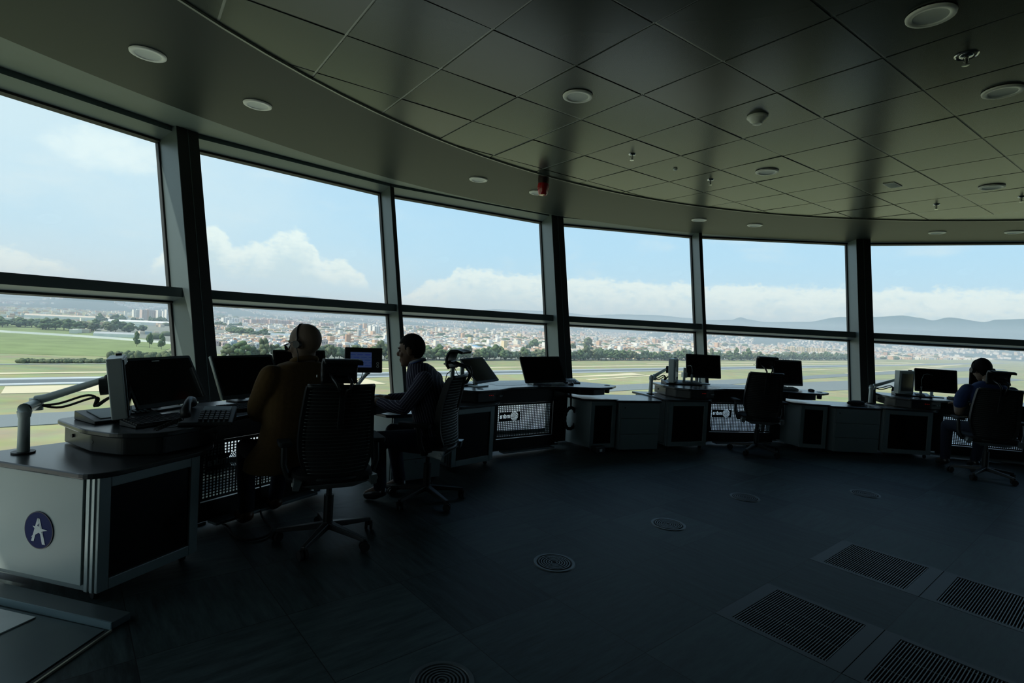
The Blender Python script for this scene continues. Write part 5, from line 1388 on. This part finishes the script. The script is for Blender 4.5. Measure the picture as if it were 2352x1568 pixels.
def eyes(par, X):
    for s_ in (-1, 1):
        b = MB(); b.ell((s_ * .030, .078, .008), (.013, .009, .008), 12, 8); b.xf(X); b.build('eye', new_mat('eye_white', (.55, .52, .48), .3), par, smooth=True)
        b = MB(); b.ell((s_ * .030, .0855, .008), (.0055, .0025, .0055), 10, 6); b.xf(X); b.build('iris', M_BLK, par, smooth=True)
        b = MB(); b.tube([(s_ * .014, .089, .026), (s_ * .030, .086, .032), (s_ * .048, .074, .027)], .0035, 6); b.xf(X); b.build('eyebrow', new_mat('eyebrow_hair', (.02, .015, .012), .8), par, smooth=True)
def hand(b, wrist, fwd, up, s_=1.0, side=1, curl=.6):
    """palm, four unequal bent fingers and a thumb leaving the side of the palm"""
    wrist = Vector(wrist); f = Vector(fwd).normalized(); u = Vector(up); u = (u - f * u.dot(f)).normalized(); x = f.cross(u) * side
    P = lambda a, b_, c: wrist + (x * a + f * b_ + u * c) * s_
    for a in (-.028, -.010, .010, .028): limb(b, [P(a * .7, .0, 0), P(a, .075, 0)], [.016 * s_, .0125 * s_], 10)
    for i, a in enumerate((-.030, -.010, .010, .029)):
        L = (.062, .078, .072, .055)[i]; c1 = curl * (.7 + .15 * i)
        p0 = P(a, .080, 0); d1 = (f * math.cos(c1 * .5) - u * math.sin(c1 * .5)); d2 = (f * math.cos(c1 * 1.3) - u * math.sin(c1 * 1.3)); d3 = (f * math.cos(c1 * 2) - u * math.sin(c1 * 2))
        q1 = p0 + d1 * L * .5 * s_; q2 = q1 + d2 * L * .32 * s_; q3 = q2 + d3 * L * .22 * s_
        limb(b, [p0, q1, q2, q3], [.0095 * s_, .0088 * s_, .0082 * s_, .0075 * s_], 8)
    t0 = P(-.030, .018, -.004); t1 = P(-.055, .048, -.014); t2 = P(-.056, .078, -.022)
    limb(b, [t0, t1, t2], [.014 * s_, .011 * s_, .009 * s_], 8)
def hair_cap(par, X, mat, front=.055, low=-.05, r=(.0795, .1025, .1005), c=(0, -.014, .026)):
    b = MB(); b.ell(c, r, 36, 26); keep = []
    for f_ in b.f:
        m_ = sum((Vector(b.v[i]) for i in f_), Vector((0, 0, 0))) / 4
        if m_.y > .02 and m_.z < front + (m_.y - .06) * .3: continue
        if m_.y > -.035 and m_.z < .012 and abs(m_.x) > .03: continue
        if m_.z < low: continue
        keep.append(f_)
    b.f = keep; b.mi = [0] * len(keep)
    for i, v in enumerate(b.v):
        p = Vector(v); b.v[i] = tuple(p + (p - Vector(c)).normalized() * .003 * noise.noise(p * 60))
    b.xf(X); o = b.build('hair', mat, par, smooth=True, solid=.008); return o
def strap_band(X, rx, rz, cy, cz, r_, name, mat, par, a0=0.0, a1=PI, n=24):
    b = MB(); b.tube([(rx * math.cos(a0 + (a1 - a0) * k / n), cy, cz + rz * math.sin(a0 + (a1 - a0) * k / n)) for k in range(n + 1)], r_, 8); b.xf(X); return b.build(name, mat, par, smooth=True)
M_JEAN = new_mat('dark_denim', (.009, .014, .032), .9, var=.25, scale=60)
M_SHOE = new_mat('brown_leather', (.13, .055, .025), .35, spec=.6)
M_SHOEB = new_mat('black_leather', (.03, .03, .03), .28, spec=.7)
def legs(par, L, mat, shoe):
    b = MB()
    for hip, knee, ankle, toe in L:
        h_, k_, a_ = Vector(hip), Vector(knee), Vector(ankle)
        limb(b, [h_, h_.lerp(k_, .5), k_, k_.lerp(a_, .4), a_ + Vector((0, 0, .02))], [.088, .080, .064, .060, .052])
    h0, h1 = Vector(L[0][0]), Vector(L[1][0]); limb(b, [h0, h0.lerp(h1, .5) + Vector((0, 0, .03)), h1], [.10, .12, .10])
    fin(b, 'trousers', mat, par, .010, 5)
    for hip, knee, ankle, toe in L:
        b = MB(); a_, t_ = Vector(ankle), Vector(toe); d = (t_ - a_); d.z = 0; d.normalize()
        limb(b, [a_ + Vector((0, 0, -.02)) - d * .02, Vector((a_.x, a_.y, .05)) + d * .05, Vector((t_.x, t_.y, .036))], [.042, .044, .034])
        b.v = [(x, y, max(z, .004)) for x, y, z in b.v]
        o = fin(b, 'shoe', shoe, par, .007, 3)
def body_legs(b, L):
    for hip, knee, ankle, toe in L: limb(b, [hip, knee, ankle, Vector(toe) + Vector((0, 0, .01))], [.07, .048, .038, .026])

# ---- man in the tan jacket, seen from behind, head turned left
f1, r1_ = Vector((-.80, .60, 0)), Vector((.60, .80, 0))
X1 = head_mat((-1.345, 3.50, 1.258), math.atan2(.16, -.985) - PI / 2, math.radians(-16), 0, (1.1, 1.1, 1.08))
LG1 = [((-1.46, 3.40, .53), (-1.775, 3.655, .52), (-1.730, 3.60, .10), (-1.83, 3.70, .04)), ((-1.30, 3.58, .53), (-1.62, 3.93, .52), (-1.655, 3.88, .10), (-1.74, 3.98, .04))]
b = MB(); head(b, X1)
limb(b, [(-1.335, 3.505, 1.20), (-1.34, 3.50, 1.08), (-1.37, 3.50, .9), (-1.40, 3.48, .58)], [.058, .062, .10, .10])
AL1 = [(-1.475, 3.345, 1.04), (-1.575, 3.40, .815), (-1.655, 3.66, .815)]; AR1 = [(-1.235, 3.66, 1.04), (-1.24, 3.86, .83), (-1.46, 4.02, .815)]
limb(b, AL1, [.05, .04, .027]); limb(b, AR1, [.05, .04, .027])
hand(b, AL1[2], (-.35, .93, -.08), (0, 0, 1), 1, 1); hand(b, AR1[2], (-.9, .4, -.08), (0, 0, 1), 1, -1); body_legs(b, LG1)
m1 = fin(b, 'person', SKIN, None, .006, 2)
tag(m1, 'bald man in a tan jacket and headset, seated with his back to us', 'person')
M_TAN = new_mat('tan_wool', (.105, .062, .024), .95, spec=.15, var=.18, scale=45, bump=.3)
b = MB()
loft(b, [((-1.435, 3.475, .45), .25, .17), ((-1.43, 3.475, .52), .245, .165), ((-1.405, 3.48, .62), .20, .145), ((-1.385, 3.485, .76), .195, .135), ((-1.37, 3.49, .90), .212, .135), ((-1.36, 3.495, 1.0), .218, .125), ((-1.355, 3.50, 1.08), .215, .115), ((-1.35, 3.50, 1.125), .16, .09), ((-1.345, 3.50, 1.145), .085, .075)], f1, r1_)
limb(b, [(-1.480, 3.335, 1.050), (-1.500, 3.335, .99), (-1.575, 3.385, .86), (-1.580, 3.405, .82), (-1.615, 3.52, .815), (-1.640, 3.62, .815)], [.076, .080, .068, .070, .060, .046])
limb(b, [(-1.235, 3.66, 1.050), (-1.225, 3.69, .99), (-1.22, 3.81, .87), (-1.23, 3.84, .83), (-1.33, 3.93, .82), (-1.42, 3.995, .815)], [.076, .080, .068, .068, .058, .046])
jk = fin(b, 'jacket', M_TAN, m1, .008, 4)
b = MB(); b.tube([Vector((-1.343, 3.50, 1.152)) + f1 * (.070 * math.cos(t_ / 10 * PI * 2)) + r1_ * (.078 * math.sin(t_ / 10 * PI * 2)) + Vector((0, 0, -.02 * math.cos(t_ / 10 * PI * 2))) for t_ in range(10)], .016, 8, closed=True); b.build('collar', M_TAN, jk, smooth=True)
b = MB(); b.tube([(-1.452, 3.33, 1.105), (-1.430, 3.345, 1.03), (-1.425, 3.355, .93)], .0025, 6); b.tube([(-1.335, 3.358, 1.06), (-1.345, 3.350, .9), (-1.36, 3.335, .6), (-1.37, 3.32, .45)], .002, 6); b.build('seam', new_mat('seam_thread', (.12, .06, .02), .9), jk)
legs(m1, LG1, M_JEAN, M_SHOE)
hs = strap_band(X1, .081, .100, -.008, .020, .0045, 'headset', M_BLK, m1)
for s_ in (-1, 1):
    b = MB(); b.cyl((s_ * .078, -.002, -.002), (s_ * .098, -.002, -.002), .024, .021, 20); b.xf(X1); b.build('ear_cushion', M_BLK, hs, smooth='auto')
b = MB(); b.tube([(-.094, .002, -.02), (-.090, .004, -.06), (-.080, .02, -.10), (-.06, .06, -.115)], .0028, 6); b.ell((-.055, .066, -.115), (.008, .010, .006), 10, 6); b.xf(X1); b.build('microphone_boom', M_BLK, hs, smooth=True)
gs = MB()
for s_ in (-1, 1):
    gs.tube([(s_ * .079, -.018, .020), (s_ * .078, .02, .020), (s_ * .068, .088, .014)], .0026, 6)
gs.tube([(-.066, .092, .014), (0, .108, .018), (.066, .092, .014)], .003, 6); gs.xf(X1); go = gs.build('glasses', M_BLK, m1, smooth=True)
for s_ in (-1, 1):
    b = MB(); b.ell((s_ * .036, .100, -.002), (.027, .005, .020), 16, 8, Matrix.Rotation(-s_ * .22, 3, 'Z')); b.xf(X1); b.build('lens', M_SMOKE, go, smooth=True)

# ---- man in the striped shirt, in profile, writing
def stripe_mat(name, d, per=.019):
    m = bpy.data.materials.new(name); m.use_nodes = True; t = m.node_tree; b = t.nodes['Principled BSDF']; b.inputs['Roughness'].default_value = .8; b.inputs['Specular IOR Level'].default_value = .2
    tx = t.nodes.new('ShaderNodeTexCoord'); dp = t.nodes.new('ShaderNodeVectorMath'); dp.operation = 'DOT_PRODUCT'; dp.inputs[1].default_value = d
    no = t.nodes.new('ShaderNodeTexNoise'); no.inputs['Scale'].default_value = 7; no.inputs['Detail'].default_value = 2
    t.links.new(tx.outputs['Object'], dp.inputs[0]); t.links.new(tx.outputs['Object'], no.inputs['Vector'])
    def mm(op, a, b_):
        n = t.nodes.new('ShaderNodeMath'); n.operation = op
        for i, v in enumerate((a, b_)):
            if isinstance(v, (int, float)): n.inputs[i].default_value = v
            else: t.links.new(v, n.inputs[i])
        return n.outputs[0]
    v = mm('ADD', mm('MULTIPLY', dp.outputs['Value'], 1 / per), mm('MULTIPLY', no.outputs['Fac'], 1.2)); fr_ = mm('FRACT', v, 0)
    on = mm('GREATER_THAN', fr_, .78)
    r = t.nodes.new('ShaderNodeMix'); r.data_type = 'RGBA'; r.inputs[6].default_value = (.040, .036, .062, 1); r.inputs[7].default_value = (.24, .23, .29, 1)
    t.links.new(on, r.inputs[0]); t.links.new(r.outputs[2], b.inputs['Base Color']); return m
f2, r2_ = Vector((-.97, .24, 0)), Vector((.24, .97, 0))
X2 = head_mat((-.795, 4.25, 1.205), math.atan2(.10, -.995) - PI / 2, math.radians(-8), 0, (1.04, 1.04, 1.10))
LG2 = [((-.58, 4.19, .52), (-.99, 4.12, .52), (-.985, 4.24, .10), (-1.09, 4.27, .04)), ((-.55, 4.38, .52), (-.95, 4.46, .52), (-.88, 4.47, .10), (-.98, 4.50, .04))]
b = MB(); head(b, X2)
limb(b, [(-.775, 4.25, 1.17), (-.715, 4.25, 1.04), (-.64, 4.26, .85), (-.575, 4.28, .58)], [.055, .058, .095, .10])
AL2 = [(-.665, 4.09, .985), (-.79, 4.02, .775), (-1.02, 4.18, .802)]; AR2 = [(-.62, 4.43, .985), (-.80, 4.52, .80), (-1.00, 4.36, .805)]
limb(b, AL2, [.045, .038, .026]); limb(b, AR2, [.045, .038, .026])
hand(b, AL2[2], (-.85, .5, -.06), (0, 0, 1), .95, 1, .5); hand(b, AR2[2], (-.95, -.2, -.02), (0, -.5, .85), .95, -1, .9); body_legs(b, LG2)
m2 = fin(b, 'person', SKIN2, None, .0055, 2)
tag(m2, 'dark haired man in a striped shirt seated in profile, writing at the desk', 'person')
eyes(m2, X2)
hair_cap(m2, X2, new_mat('black_hair', (.006, .005, .005), .85, spec=.15, var=.3, scale=80), front=.062, low=-.062)
b = MB()
loft(b, [((-.59, 4.28, .50), .18, .125), ((-.595, 4.28, .60), .18, .130), ((-.615, 4.27, .72), .18, .132), ((-.64, 4.26, .84), .19, .138), ((-.665, 4.26, .95), .20, .130), ((-.69, 4.255, 1.03), .18, .108), ((-.71, 4.25, 1.085), .13, .088), ((-.73, 4.25, 1.115), .070, .066)], f2, r2_)
sh = fin(b, 'shirt', stripe_mat('striped_cotton', (.96, 0, .27)), m2, .007, 4)
b = MB(); limb(b, [(-.655, 4.095, .995), (-.70, 4.06, .91), (-.785, 4.03, .79)], [.072, .064, .056]); fin(b, 'sleeve', stripe_mat('striped_cotton_upper_sleeve', (.84, 0, -.54)), m2, .007, 3)
b = MB(); limb(b, [(-.785, 4.03, .79), (-.90, 4.09, .785), (-.99, 4.16, .80)], [.056, .048, .037]); fin(b, 'cuffed_sleeve', stripe_mat('striped_cotton_lower_sleeve', (.25, 0, .97)), m2, .007, 3)
b = MB(); limb(b, [(-.62, 4.42, .975), (-.68, 4.47, .90), (-.80, 4.52, .80), (-.97, 4.39, .805)], [.070, .062, .052, .036]); fin(b, 'sleeve', stripe_mat('striped_cotton_right_sleeve', (.84, 0, -.54)), m2, .007, 3)
b = MB(); b.tube([Vector((-.742, 4.25, 1.125)) + f2 * (.058 * math.cos(t_ / 12 * PI * 2)) + r2_ * (.060 * math.sin(t_ / 12 * PI * 2)) + Vector((0, 0, -.022 * math.cos(t_ / 12 * PI * 2))) for t_ in range(12)], .013, 8, closed=True)
b.build('collar', new_mat('pale_collar', (.30, .31, .38), .8), sh, smooth=True)
b = MB(); b.tube([Vector((-.738, 4.25, 1.118)) + f2 * (.066 * math.cos(t_ / 12 * PI * 2)) + r2_ * (.072 * math.sin(t_ / 12 * PI * 2)) + Vector((0, 0, -.026 * math.cos(t_ / 12 * PI * 2))) for t_ in range(12)], .006, 6, closed=True)
b.build('lanyard', new_mat('blue_lanyard', (.03, .07, .22), .7), m2, smooth=True)
legs(m2, LG2, M_JEAN, M_SHOEB)
# pen held in the right hand
b = MB(); b.cyl((-1.10, 4.33, .782), (-1.12, 4.36, .90), .0042, n=10); o = b.build('pen', M_BLK); tag(o, 'slim dark pen upright in the hand of the striped shirt man', 'pen')
b = MB(); b.tube([(-1.022 + .030 * math.cos(t_ / 8 * PI), 4.18 + .0, .802 + .030 * math.sin(t_ / 8 * PI)) for t_ in range(16)], .004, 6, closed=True); b.build('wristwatch', M_SIL, m2, smooth=True)

# ---- person in the blue shirt with headphones, far right, from behind
f3, r3_ = Vector((.30, .95, 0)), Vector((.95, -.30, 0))
X3 = head_mat((5.53, 6.32, 1.222), math.atan2(.97, .22) - PI / 2, math.radians(-26), 0, (1.04, 1.04, 1.05))
LG3 = [((5.50, 6.20, .53), (5.40, 6.60, .52), (5.42, 6.62, .10), (5.44, 6.74, .04)), ((5.70, 6.15, .53), (5.80, 6.55, .52), (5.76, 6.58, .10), (5.80, 6.70, .04))]
b = MB(); head(b, X3)
limb(b, [(5.55, 6.26, 1.17), (5.56, 6.22, 1.04), (5.58, 6.20, .85), (5.60, 6.16, .58)], [.055, .06, .10, .10])
AL3 = [(5.355, 6.30, .985), (5.315, 6.34, .72), (5.50, 6.62, .80)]; AR3 = [(5.76, 6.17, .985), (5.90, 6.35, .78), (5.82, 6.62, .805)]
limb(b, AL3, [.05, .046, .028]); limb(b, AR3, [.05, .042, .028]); hand(b, AL3[2], (.5, .85, -.05), (0, 0, 1), 1, 1); hand(b, AR3[2], (-.2, .95, -.05), (0, 0, 1), 1, -1); body_legs(b, LG3)
m3 = fin(b, 'person', SKIN, None, .007, 2)
tag(m3, 'person in a dark blue short sleeved shirt and headphones, far right', 'person')
hair_cap(m3, X3, new_mat('dark_short_hair', (.006, .005, .005), .85, spec=.15, var=.3, scale=80), front=.06, low=-.095, r=(.082, .105, .112))
b = MB()
loft(b, [((5.61, 6.15, .50), .19, .13), ((5.60, 6.16, .65), .19, .13), ((5.585, 6.19, .80), .20, .13), ((5.57, 6.22, .93), .215, .125), ((5.56, 6.235, 1.01), .205, .11), ((5.555, 6.24, 1.07), .14, .085), ((5.55, 6.25, 1.10), .07, .065)], f3, r3_)
limb(b, [(5.36, 6.30, .985), (5.325, 6.325, .90), (5.315, 6.335, .82)], [.072, .072, .066]); limb(b, [(5.755, 6.17, .985), (5.82, 6.25, .88), (5.85, 6.29, .84)], [.072, .070, .064])
fin(b, 'shirt', new_mat('dark_blue_cotton', (.014, .035, .12), .85, var=.15, scale=30), m3, .008, 4)
legs(m3, LG3, M_JEAN, M_SHOEB)
hp = strap_band(X3, .100, .118, -.005, .012, .0065, 'headphones', M_BLK, m3)
for s_ in (-1, 1):
    b = MB(); b.cyl((s_ * .080, -.004, -.004), (s_ * .112, -.004, -.004), .036, .030, 22); b.xf(X3); b.build('ear_cushion', M_BLK, hp, smooth='auto')
